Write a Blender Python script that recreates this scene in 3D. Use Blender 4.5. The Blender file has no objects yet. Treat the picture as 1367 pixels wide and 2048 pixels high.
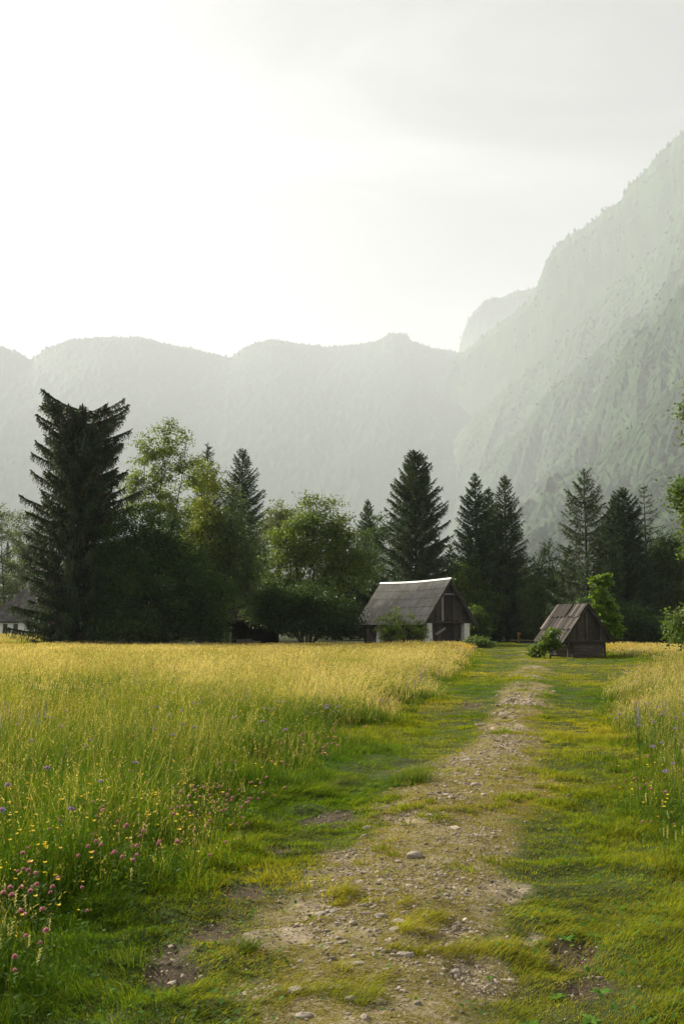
import bpy, math, random
import numpy as np
from mathutils import Vector

PI = math.pi
S = bpy.context.scene
COL = S.collection
F, CX, CY, EYE = 2000.0, 683.5, 1024.0, 1.6
PITCH = math.atan(226 / 2000.0)
CP, SP = math.cos(PITCH), math.sin(PITCH)
SUN_AZ, SUN_EL = math.radians(52), math.radians(31)      # azimuth to the left of the view direction
SUN = np.array([-math.sin(SUN_AZ) * math.cos(SUN_EL), math.cos(SUN_AZ) * math.cos(SUN_EL), math.sin(SUN_EL)])

# ------------------------------------------------------------------ survey helpers (photo pixel -> place on the site)
def ray(px, py):
    a, b = (px - CX) / F, (CY - py) / F
    return np.array([a, CP - b * SP, SP + b * CP])
def at(px, py, Y):
    d = ray(px, py); return d * (Y / d[1]) + np.array([0, 0, EYE])
def on_plane(px, py, z=0.0):
    d = ray(px, py); return d * ((z - EYE) / d[2]) + np.array([0, 0, EYE])
def pix(x, y, z):
    dep = y * CP + (z - EYE) * SP; up = -y * SP + (z - EYE) * CP
    dep = np.maximum(dep, 1e-3)
    return CX + F * x / dep, CY - F * up / dep

# ------------------------------------------------------------------ noise
def hash2(ix, iy, seed):
    h = (ix.astype(np.int64) * 374761393 + iy.astype(np.int64) * 668265263 + seed * 974634457) & 0x7fffffff
    h = ((h ^ (h >> 13)) * 1274126177) & 0x7fffffff
    h = ((h ^ (h >> 16)) * 69069 + 12345) & 0x7fffffff
    return (h & 0xffffff) / float(0xffffff)
def vnoise(x, y, seed=0):
    x = np.asarray(x, float); y = np.asarray(y, float)
    ix, iy = np.floor(x), np.floor(y); fx, fy = x - ix, y - iy
    fx = fx * fx * fx * (fx * (fx * 6 - 15) + 10); fy = fy * fy * fy * (fy * (fy * 6 - 15) + 10)
    ix = ix.astype(np.int64); iy = iy.astype(np.int64)
    a, b = hash2(ix, iy, seed), hash2(ix + 1, iy, seed); c, d = hash2(ix, iy + 1, seed), hash2(ix + 1, iy + 1, seed)
    return (a + (b - a) * fx) * (1 - fy) + (c + (d - c) * fx) * fy
def fbm(x, y, octv=4, seed=0, gain=.5):
    t, amp, tot = 0, 1.0, 0
    for k in range(octv):
        t = t + amp * vnoise(x * 2 ** k + 17.3 * k, y * 2 ** k - 9.1 * k, seed + k); tot += amp; amp *= gain
    return t / tot
def ridged(x, y, octv=4, seed=0):
    t, amp, tot = 0, 1.0, 0
    for k in range(octv):
        n = 1 - abs(2 * vnoise(x * 2 ** k + 5.7 * k, y * 2 ** k + 3.3 * k, seed + k) - 1)
        t = t + amp * n * n; tot += amp; amp *= .5
    return t / tot
def cells(x, y, seed=0):
    """distance to the nearest jittered cell point and that cell's random value"""
    ix, iy = np.floor(x).astype(np.int64), np.floor(y).astype(np.int64)
    best = np.full(x.shape, 9.0); val = np.zeros(x.shape)
    for dx in (-1, 0, 1):
        for dy in (-1, 0, 1):
            cx, cy = ix + dx, iy + dy
            px, py = cx + hash2(cx, cy, seed), cy + hash2(cx, cy, seed + 77)
            d = np.hypot(x - px, y - py); m = d < best
            best = np.where(m, d, best); val = np.where(m, hash2(cx, cy, seed + 31), val)
    return best, val
def smooth(a, b, x):
    t = np.clip((x - a) / (b - a), 0, 1); return t * t * (3 - 2 * t)

# ------------------------------------------------------------------ mesh helpers
def np_mesh(name, V, faces, cols=None, smooth_shade=False, attrs=None):
    """faces: list of (M,k) int arrays; cols: (N,3) linear colour per vertex"""
    me = bpy.data.meshes.new(name)
    V = np.asarray(V, np.float32)
    me.vertices.add(len(V)); me.vertices.foreach_set('co', V.ravel())
    faces = [np.asarray(f, np.int32) for f in faces if len(f)]
    nl = sum(f.size for f in faces); nf = sum(len(f) for f in faces)
    me.loops.add(nl); me.loops.foreach_set('vertex_index', np.concatenate([f.ravel() for f in faces]))
    me.polygons.add(nf)
    tot = np.concatenate([np.full(len(f), f.shape[1], np.int32) for f in faces])
    st = np.concatenate([[0], np.cumsum(tot)[:-1]]).astype(np.int32)
    me.polygons.foreach_set('loop_start', st); me.polygons.foreach_set('loop_total', tot)
    me.polygons.foreach_set('use_smooth', np.full(nf, smooth_shade, bool))
    if cols is not None:
        a = me.color_attributes.new('tint', 'FLOAT_COLOR', 'POINT')
        c = np.ones((len(V), 4), np.float32); c[:, :3] = cols
        a.data.foreach_set('color', c.ravel())
    for k, v in (attrs or {}).items():
        a = me.attributes.new(k, 'FLOAT', 'POINT'); a.data.foreach_set('value', np.asarray(v, np.float32))
    me.update(calc_edges=True)
    return me
def link(name, me, mat, parent=None, loc=None):
    o = bpy.data.objects.new(name, me); COL.objects.link(o)
    if mat is not None and not me.materials: me.materials.append(mat)
    if parent is not None: o.parent = parent
    if loc is not None: o.location = loc
    return o
def tag(o, label=None, cat=None, group=None, kind=None):
    if label: o['label'] = label
    if cat: o['category'] = cat
    if group: o['group'] = group
    if kind: o['kind'] = kind
    return o
def empty(name, loc, rz=0, label=None, cat=None, group=None):
    o = bpy.data.objects.new(name, None); COL.objects.link(o)
    o.location = loc; o.rotation_euler = (0, 0, rz); o.empty_display_size = .2
    return tag(o, label, cat, group)
def copy_tree(o, parent=None):
    c = o.copy(); COL.objects.link(c); c.parent = parent
    for ch in list(o.children): copy_tree(ch, c)
    return c

class MB:
    """collects small solids into ONE mesh"""
    def __init__(s): s.v, s.f = [], []
    def add(s, vs, fs):
        b = len(s.v); s.v += [tuple(map(float, v)) for v in vs]; s.f += [tuple(i + b for i in f) for f in fs]
    def box(s, c, d, rot=None):
        x, y, z = d[0] / 2, d[1] / 2, d[2] / 2
        vs = [Vector((a, b, e)) for e in (-z, z) for b in (-y, y) for a in (-x, x)]
        if rot is not None: vs = [rot @ v for v in vs]
        s.add([v + Vector(c) for v in vs], [(0, 2, 3, 1), (4, 5, 7, 6), (0, 1, 5, 4), (2, 6, 7, 3), (0, 4, 6, 2), (1, 3, 7, 5)])
    def prism(s, poly, ext):
        """closed solid: polygon swept by vector ext"""
        n = len(poly); e = Vector(ext); p = [Vector(q) for q in poly]
        s.add(p + [q + e for q in p], [tuple(range(n))[::-1], tuple(range(n, 2 * n))] + [(i, (i + 1) % n, (i + 1) % n + n, i + n) for i in range(n)])
    def tube(s, pts, rad, n=6):
        b = len(s.v); pts = [Vector(p) for p in pts]
        for i, p in enumerate(pts):
            d = (pts[min(i + 1, len(pts) - 1)] - pts[max(i - 1, 0)]).normalized()
            u = d.orthogonal().normalized(); w = d.cross(u)
            for k in range(n):
                a = 2 * PI * k / n; s.v.append(tuple(p + (u * math.cos(a) + w * math.sin(a)) * rad[i]))
        for i in range(len(pts) - 1):
            for k in range(n):
                s.f.append((b + i * n + k, b + i * n + (k + 1) % n, b + (i + 1) * n + (k + 1) % n, b + (i + 1) * n + k))
        s.f.append(tuple(b + k for k in range(n))[::-1]); s.f.append(tuple(b + (len(pts) - 1) * n + k for k in range(n)))
    def build(s, name, mat, parent=None, loc=None, bevel=0):
        me = bpy.data.meshes.new(name); me.from_pydata(s.v, [], s.f); me.update()
        o = link(name, me, mat, parent, loc)
        if bevel:
            m = o.modifiers.new('bevel', 'BEVEL'); m.width = bevel; m.segments = 2; m.limit_method = 'ANGLE'
        return o

# ------------------------------------------------------------------ materials
def new_mat(name):
    m = bpy.data.materials.new(name); m.use_nodes = True; nt = m.node_tree; nt.nodes.clear()
    out = nt.nodes.new('ShaderNodeOutputMaterial')
    return m, nt, out
def N(nt, t, **kw):
    n = nt.nodes.new(t)
    for k, v in kw.items():
        if k.startswith('i_'): n.inputs[k[2:].replace('_', ' ')].default_value = v
        else: setattr(n, k, v)
    return n
def rgba(c): return (c[0], c[1], c[2], 1)
def mixc(nt, fac, a, b, mode='MIX'):
    n = nt.nodes.new('ShaderNodeMix'); n.data_type = 'RGBA'; n.blend_type = mode
    for sock, v in ((n.inputs[0], fac), (n.inputs[6], a), (n.inputs[7], b)):
        if isinstance(v, bpy.types.NodeSocket): nt.links.new(v, sock)
        elif isinstance(v, (int, float)): sock.default_value = v
        else: sock.default_value = rgba(v)
    return n.outputs[2]
def noise(nt, scale, detail=5, rough=.6, vec=None, dist=0):
    n = nt.nodes.new('ShaderNodeTexNoise'); n.inputs['Scale'].default_value = scale
    n.inputs['Detail'].default_value = detail; n.inputs['Roughness'].default_value = rough; n.inputs['Distortion'].default_value = dist
    if vec is not None: nt.links.new(vec, n.inputs['Vector'])
    return n.outputs['Fac']
def ramp(nt, fac, stops):
    r = nt.nodes.new('ShaderNodeValToRGB'); el = r.color_ramp.elements
    while len(el) < len(stops): el.new(.5)
    for e, (p, c) in zip(el, stops): e.position = p; e.color = rgba(c) if hasattr(c, '__len__') else (c, c, c, 1)
    nt.links.new(fac, r.inputs[0]); return r.outputs[0]
def principled(nt, out, col, rough=.8, spec=.3, bump=None, bstr=.3, bdist=.02, metal=0):
    p = nt.nodes.new('ShaderNodeBsdfPrincipled')
    if isinstance(col, bpy.types.NodeSocket): nt.links.new(col, p.inputs['Base Color'])
    else: p.inputs['Base Color'].default_value = rgba(col)
    p.inputs['Roughness'].default_value = rough; p.inputs['Specular IOR Level'].default_value = spec; p.inputs['Metallic'].default_value = metal
    if bump is not None:
        b = nt.nodes.new('ShaderNodeBump'); b.inputs['Strength'].default_value = bstr; b.inputs['Distance'].default_value = bdist
        nt.links.new(bump, b.inputs['Height']); nt.links.new(b.outputs[0], p.inputs['Normal'])
    nt.links.new(p.outputs[0], out.inputs['Surface']); return p
def coords(nt, scale=(1, 1, 1)):
    t = nt.nodes.new('ShaderNodeTexCoord'); m = nt.nodes.new('ShaderNodeMapping'); m.inputs['Scale'].default_value = scale
    nt.links.new(t.outputs['Object'], m.inputs['Vector']); return m.outputs[0]
def leaf_mat(name, trans=.45, rough=.55, spec=.25, gain=1.0, warm=(1.25, 1.15, .55)):
    """thin leaf: reflects and lets light through; colour from each leaf's own tint"""
    m, nt, out = new_mat(name)
    a = nt.nodes.new('ShaderNodeVertexColor'); a.layer_name = 'tint'
    nz = noise(nt, 2.5, 3, .6, coords(nt))
    c = mixc(nt, ramp(nt, nz, [(.3, .78), (.7, 1.2)]), (0, 0, 0), a.outputs[0])
    c = mixc(nt, 1.0, a.outputs[0], ramp(nt, nz, [(.3, .75 * gain), (.7, 1.2 * gain)]), 'MULTIPLY')
    p = N(nt, 'ShaderNodeBsdfPrincipled', i_Roughness=rough); p.inputs['Specular IOR Level'].default_value = spec
    nt.links.new(c, p.inputs['Base Color'])
    t = nt.nodes.new('ShaderNodeBsdfTranslucent'); nt.links.new(mixc(nt, 1.0, c, warm, 'MULTIPLY'), t.inputs[0])
    mx = nt.nodes.new('ShaderNodeMixShader'); mx.inputs[0].default_value = trans
    nt.links.new(p.outputs[0], mx.inputs[1]); nt.links.new(t.outputs[0], mx.inputs[2]); nt.links.new(mx.outputs[0], out.inputs['Surface'])
    return m
def grain_mat(name, c1, c2, scale=(3, 3, .4), rough=.85, island=.0, bump=.4, nscale=6, island_cols=None):
    """weathered wood: grain streaks along local z plus a shade for each board"""
    m, nt, out = new_mat(name)
    v = coords(nt, scale); f = noise(nt, nscale, 7, .7, v, .3)
    col = ramp(nt, f, [(.3, c1), (.72, c2)])
    g = nt.nodes.new('ShaderNodeNewGeometry')
    if island_cols: col = mixc(nt, .65, col, ramp(nt, g.outputs['Random Per Island'], island_cols))
    if island:
        col = mixc(nt, 1.0, col, ramp(nt, g.outputs['Random Per Island'], [(0, 1 - island), (1, 1 + island)]), 'MULTIPLY')
    st = noise(nt, 1.3, 4, .6, coords(nt))
    col = mixc(nt, 1.0, col, ramp(nt, st, [(.3, .7), (.65, 1.1)]), 'MULTIPLY')
    principled(nt, out, col, rough, .2, f, bump, .01); return m
def noise_mat(name, c1, c2, nscale=5, rough=.85, bump=.3, bdist=.02, spec=.25, metal=0):
    m, nt, out = new_mat(name); f = noise(nt, nscale, 8, .65, coords(nt))
    principled(nt, out, ramp(nt, f, [(.3, c1), (.7, c2)]), rough, spec, f, bump, bdist, metal); return m

M = {}
M['grass'] = leaf_mat('grass_blades', .5, .65, .05, 1.22, (1.3, 1.15, .42))
M['needle'] = leaf_mat('needles', .22, .6, .2, 1.0, (1.2, 1.1, .7))
M['leaf'] = leaf_mat('leaves', .5, .5, .25, 1.15)
M['petal'] = leaf_mat('petals', .3, .6, .2, 1.0, (1.1, 1, 1))
M['bark'] = grain_mat('bark', (.018, .014, .011), (.06, .05, .04), (4, 4, .8), .95, 0, .8)
M['dark_wood'] = grain_mat('dark_weathered_boards', (.018, .014, .011), (.075, .062, .052), (5, 5, .5), .9, .45)
M['grey_wood'] = grain_mat('silver_weathered_board', (.12, .11, .10), (.30, .28, .25), (6, 6, .5), .9, .15)
M['log'] = grain_mat('weathered_logs', (.03, .024, .02), (.13, .11, .09), (.5, 5, 5), .9, .3)
M['roof_plank'] = grain_mat('weathered_roof_planks', (.02, .016, .013), (.065, .055, .046), (8, .6, .6), .9, 0, .5, 6,
                            [(0, (.014, .012, .010)), (.45, (.030, .025, .021)), (.8, (.052, .044, .037)), (.94, (.14, .12, .105)), (1, (.28, .25, .22))])
M['plaster'] = noise_mat('rough_whitewash', (.42, .40, .36), (.72, .70, .65), 7, .9, .6, .03)
M['wall_white'] = noise_mat('white_plaster', (.68, .68, .66), (.78, .78, .75), 2, .9, .2)
M['white_metal'] = noise_mat('pale_ridge_sheet', (.62, .61, .58), (.8, .79, .76), 2, .5, .1)
M['stone'] = noise_mat('limestone', (.22, .18, .14), (.47, .41, .34), 22, .9, .8, .012)
M['grey_stone'] = noise_mat('field_stone', (.10, .10, .09), (.26, .25, .22), 3, .95, .9, .05)
M['glass'] = noise_mat('window_glass', (.015, .018, .02), (.03, .035, .04), 1, .08, .02, .01, .5)
M['window_wood'] = noise_mat('brown_window_wood', (.10, .05, .03), (.16, .09, .05), 5, .6, .2)
M['sign_yellow'] = noise_mat('yellow_orange_paint', (.50, .24, .03), (.62, .33, .05), 6, .6, .2)
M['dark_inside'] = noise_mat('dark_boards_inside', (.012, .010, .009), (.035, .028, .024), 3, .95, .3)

# corrugated fibre cement: grey, streaked with lichen along the fall
def roof_sheet_mat():
    m, nt, out = new_mat('corrugated_fibre_cement')
    f = noise(nt, 3, 8, .7, coords(nt, (.5, 2.2, .5))); g = noise(nt, .55, 5, .6, coords(nt))
    col = ramp(nt, f, [(.28, (.15, .145, .135)), (.7, (.36, .345, .32))])
    col = mixc(nt, ramp(nt, g, [(.45, 0.0), (.7, .55)]), col, (.17, .145, .105))
    principled(nt, out, col, .9, .25, f, .3, .01); return m
M['roof_sheet'] = roof_sheet_mat()
def tile_mat(name, c1, c2):
    m, nt, out = new_mat(name)
    g = nt.nodes.new('ShaderNodeNewGeometry'); f = noise(nt, 2.2, 6, .7, coords(nt))
    col = mixc(nt, 1.0, ramp(nt, f, [(.3, c1), (.7, c2)]), ramp(nt, g.outputs['Random Per Island'], [(0, .7), (1, 1.3)]), 'MULTIPLY')
    principled(nt, out, col, .9, .2, f, .4, .01); return m
M['tile'] = tile_mat('old_roof_tiles', (.055, .05, .046), (.115, .105, .095))
M['dark_tile'] = tile_mat('dark_shingles', (.022, .017, .014), (.05, .04, .033))

# ------------------------------------------------------------------ the site plan: track, meadow edges, bare patches
LE = np.array([(2, -1.75), (3.5, -1.45), (4.7, -1.15), (6.6, -1.0), (8.4, -.72), (10.6, -.25), (14, .46), (21, 1.85), (33, 4.0), (46, 6.0), (60, 8.0), (75, 9.8), (90, 15), (120, 19)])
def left_edge(y): return np.interp(y, LE[:, 0], LE[:, 1])
RE = np.array([(2, 1.75), (4, 1.9), (6, 2.08), (9, 2.55), (14, 3.6), (21, 5.4), (28, 7.6), (33.5, 10.2), (36, 13.5), (38, 40), (39, 90)])
TRC = np.array([(1270, 1035, 14), (1290, 1042, 20), (1310, 1056, 26), (1330, 1064, 36), (1360, 1062, 46), (1400, 1045, 56), (1450, 1026, 66), (1500, 1000, 80), (1560, 962, 140), (1600, 930, 175), (1700, 850, 200), (1800, 800, 212), (1900, 770, 215), (2048, 750, 230), (2600, 730, 330)], float)
PALE = [(1012, 1463, 62, 10), (1040, 1408, 48, 8), (1065, 1357, 26, 6), (1065, 1335, 22, 4), (600, 1830, 90, 26), (560, 1885, 90, 30), (500, 1985, 70, 26), (1015, 1795, 62, 22), (905, 1888, 36, 26), (960, 1960, 70, 42), (660, 1760, 60, 16), (690, 1720, 40, 12), (1020, 1500, 40, 10), (880, 1610, 30, 10), (1000, 1432, 30, 5), (830, 1650, 50, 12), (770, 1620, 60, 10), (1060, 1880, 26, 12)]
SOIL = [(655, 1638, 66, 17), (430, 1865, 55, 28), (350, 1945, 60, 22), (1140, 1905, 62, 34), (1180, 1965, 60, 30), (940, 1412, 34, 7), (540, 1640, 30, 8), (560, 1700, 50, 10), (480, 1790, 50, 16), (1010, 1312, 36, 4), (330, 1900, 60, 20)]
def blobs(px, py, L, wob):
    m = np.zeros(px.shape)
    for cx, cy, rx, ry in L:
        d = np.hypot((px - cx) / rx, (py - cy) / ry) + (wob - .5) * 1.1
        m = np.maximum(m, 1 - smooth(.65, 1.1, d))
    return m
def plan(x, y):
    """signed distances into the left and right meadows, gravel share, pale-dirt share, dark-soil share"""
    w1 = fbm(x * 1.1, y * 1.1, 3, 5) - .5
    w2 = fbm(x * 3.5, y * 3.5, 2, 6) - .5
    sl = left_edge(y) - x + w1 * 1.3 + w2 * .5
    sr = x - np.interp(y, RE[:, 0], RE[:, 1]) + w1 * 1.3 + w2 * .5
    # second tall patch behind the mown strip, right of the hut
    back = np.minimum(y - (41.5 + 3.5 * smooth(11, 17, 27 - x) + w1), x - (13.4 + (y - 50) * .03))
    back2 = np.minimum(y - 41.0, x - 15.0)
    sr = np.where(y > 38, np.maximum(np.where(y < 41, -1, back), -5), sr)
    px, py = pix(x, np.maximum(y, 1.2), 0.0)
    c = np.interp(py, TRC[:, 0], TRC[:, 1]); hw = np.interp(py, TRC[:, 0], TRC[:, 2])
    sc = F / np.maximum(y, 1.5)
    wob = fbm(x * 1.6, y * 1.0, 4, 21); fine = fbm(x * 6, y * 4.5, 3, 33)
    g = 1 - smooth(.55, 1.15, np.abs(px - c) / hw + (wob - .5) * .9 + (fine - .5) * .5)
    g = g * (1 - smooth(13, 20, y) * .85 * smooth(.56, .42, fbm(x * .9 + 3, y * .28, 3, 27))); g = np.where(y > 75, 0, g)
    pale = blobs(px, py, PALE, fine * .6 + wob * .4); soil = blobs(px, py, SOIL, fine * .6 + wob * .4)
    near = y < 110
    return sl, sr, g, np.where(near, pale * (.35 + .65 * smooth(.35, .6, fine)), 0), np.where(near, soil, 0)
def meadow(x, y):
    sl, sr, *_ = plan(x, y); return np.maximum(sl, sr)
def ground_z(x, y):
    px, py = pix(x, np.maximum(y, 1.2), 0.0)
    c = np.interp(py, TRC[:, 0], TRC[:, 1]); hw = np.interp(py, TRC[:, 0], TRC[:, 2])
    u = (px - c) / hw
    near = 1 - smooth(40, 75, np.hypot(x, y))
    z = .07 * np.exp(-(u * u) * .9) * near
    z = z + (fbm(x * .5, y * .5, 3, 9) - .5) * .10 * near + (fbm(x * 3.0, y * 3.4, 3, 12) - .5) * .085 * near * (.45 + .55 * smooth(.7, 1.2, np.abs(u))) + (vnoise(x * 9, y * 9, 14) - .5) * .016 * near
    return z

# ------------------------------------------------------------------ ground sheet
def axis(dense, steps, far):
    a = [0.0]; 
    while a[-1] < far:
        d = a[-1]; k = np.interp(d, [p[0] for p in steps], [p[1] for p in steps]); a.append(d + k)
    return np.array(a)
xs = axis(0, [(0, .05), (3.5, .05), (6, .15), (15, .4), (40, 2), (150, 12), (1000, 150), (10000, 1200)], 10500)
xs = np.concatenate([-xs[:0:-1], xs])
ys = axis(0, [(0, .045), (8, .05), (14, .1), (30, .3), (60, 1), (150, 8), (1000, 150), (10000, 1200)], 10500)
yb = axis(0, [(0, .3), (10, 1), (100, 30), (1000, 300)], 10300)
ys = np.concatenate([-yb[:0:-1], ys])
GX, GY = np.meshgrid(xs, ys)
gx, gy = GX.ravel(), GY.ravel()
sl, sr, gr, pal, soi = plan(gx, gy)
gz = ground_z(gx, gy) - .03 * soi - .02 * pal
nx, ny = len(xs), len(ys)
idx = np.arange(nx * ny).reshape(ny, nx)
Fq = np.stack([idx[:-1, :-1].ravel(), idx[:-1, 1:].ravel(), idx[1:, 1:].ravel(), idx[1:, :-1].ravel()], 1)
def ground_mat():
    m, nt, out = new_mat('ground_earth_and_turf')
    A = lambda n: N(nt, 'ShaderNodeAttribute', attribute_name=n).outputs['Fac']
    v = coords(nt)
    n1, n2, n3 = noise(nt, 1.2, 6, .65, v), noise(nt, 14, 6, .7, v), noise(nt, 60, 4, .7, v)
    turf = mixc(nt, n2, (.018, .028, .006), (.045, .055, .012))
    turf = mixc(nt, ramp(nt, n1, [(.45, 0.), (.65, .5)]), turf, (.055, .055, .018))
    grav = mixc(nt, ramp(nt, n3, [(.35, 0.), (.65, 1.)]), (.115, .088, .052), (.33, .27, .19))
    grav = mixc(nt, ramp(nt, n2, [(.42, .9), (.62, 0.)]), grav, (.135, .115, .022))
    sand = mixc(nt, n2, (.26, .20, .14), (.40, .325, .24)); sand = mixc(nt, ramp(nt, n3, [(.3, .5), (.5, 0.)]), sand, (.2, .15, .1))
    soil = mixc(nt, n2, (.030, .020, .013), (.085, .060, .040))
    c = mixc(nt, A('gravel_share'), turf, grav); sh = N(nt, 'ShaderNodeMath', operation='MULTIPLY'); nt.links.new(A('sand_share'), sh.inputs[0]); nt.links.new(ramp(nt, n2, [(.36, .25), (.56, .95)]), sh.inputs[1]); c = mixc(nt, sh.outputs[0], c, sand); c = mixc(nt, A('soil_share'), c, soil)
    ad = N(nt, 'ShaderNodeMath', operation='ADD'); nt.links.new(n2, ad.inputs[0]); nt.links.new(n3, ad.inputs[1])
    principled(nt, out, c, .95, .15, ad.outputs[0], .55, .02); return m
o = link('ground', np_mesh('ground', np.stack([gx, gy, gz], 1), [Fq], None, True, {'gravel_share': gr, 'sand_share': pal, 'soil_share': soi}), ground_mat())
tag(o, kind='structure')

# ------------------------------------------------------------------ grass
def blades(rng, x, y, h, w, col0, col1, lean=.35, segs=2, bend=.5, wind=(.25, -.05)):
    n = len(x); z = ground_z(x, y)
    az = rng.uniform(0, 2 * PI, n); ln = rng.gamma(2., .5, n) * lean
    th = fbm(x * .45, y * .45, 2, 150) * 9; wp = .55 * smooth(.35, .7, fbm(x * .3 + 9, y * .3, 2, 151)); dx, dy = np.cos(az) * ln + (wind[0] + wp * np.cos(th)) * lean * 1.5, np.sin(az) * ln + (wind[1] + wp * np.sin(th)) * lean * 1.5
    fa = rng.uniform(0, PI, n); sx, sy = np.cos(fa) * w * .5, np.sin(fa) * w * .5
    V, C = [], []
    for k in range(segs + 1):
        t = k / segs; hx = h * (t * (1 - bend) + bend * t * t)
        cx, cy, cz = x + dx * hx, y + dy * hx, z + h * t * (1 - .25 * t * np.minimum(ln, 1.2))
        ww = (1 - t ** 1.6 * .92) if k < segs else .04
        V += [np.stack([cx - sx * ww, cy - sy * ww, cz], 1), np.stack([cx + sx * ww, cy + sy * ww, cz], 1)]
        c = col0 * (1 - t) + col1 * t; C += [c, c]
    V = np.stack(V, 1).reshape(-1, 3); C = np.stack(C, 1).reshape(-1, 3)
    b = np.arange(n)[:, None] * (2 * (segs + 1))
    Fs = [np.concatenate([b + 2 * k, b + 2 * k + 1, b + 2 * k + 3, b + 2 * k + 2], 1) for k in range(segs)]
    tip = np.stack([x + dx * h, y + dy * h, z + h * (1 - .25 * np.minimum(ln, 1.2))], 1)
    return V, np.concatenate(Fs), C, tip, np.stack([dx, dy], 1)
class Bag:
    def __init__(s): s.V, s.F, s.C, s.n = [], {}, [], 0
    def add(s, V, Fs, C):
        s.V.append(np.asarray(V, np.float32)); s.C.append(np.asarray(C, np.float32))
        s.F.setdefault(Fs.shape[1], []).append(np.asarray(Fs, np.int64) + s.n); s.n += len(V)
    def mesh(s, name, sm=False):
        return np_mesh(name, np.concatenate(s.V), [np.concatenate(f) for f in s.F.values()], np.concatenate(s.C), sm)
def scatter(rng, y0, y1, dens, x0=-330, x1=1700):
    a0, a1 = (x0 - CX) / F, (x1 - CX) / F
    area = (a1 - a0) * (y1 * y1 - y0 * y0) / 2; n = int(area * dens)
    y = np.sqrt(rng.uniform(y0 * y0, y1 * y1, n)); return y * rng.uniform(a0, a1, n), y
def quads(P, U, W):
    """diamonds: base P-U, tip P+U, sides P+-W"""
    n = len(P); V = np.stack([P - U, P + W, P + U, P - W], 1).reshape(-1, 3)
    return V, np.arange(4 * n).reshape(n, 4)
def unit(v): return v / np.maximum(np.linalg.norm(v, axis=-1, keepdims=True), 1e-9)
def rdir(rng, n): return unit(rng.normal(size=(n, 3)))
def mixcol(t, a, b): return np.asarray(a)[None] * (1 - t[:, None]) + np.asarray(b)[None] * t[:, None]

G1, G2, G3 = np.array((.038, .088, .009)), np.array((.11, .165, .013)), np.array((.27, .245, .045))
STRAW = np.array((.52, .45, .26))
rng = np.random.default_rng(11)
tall = Bag(); lawn = Bag()
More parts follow.
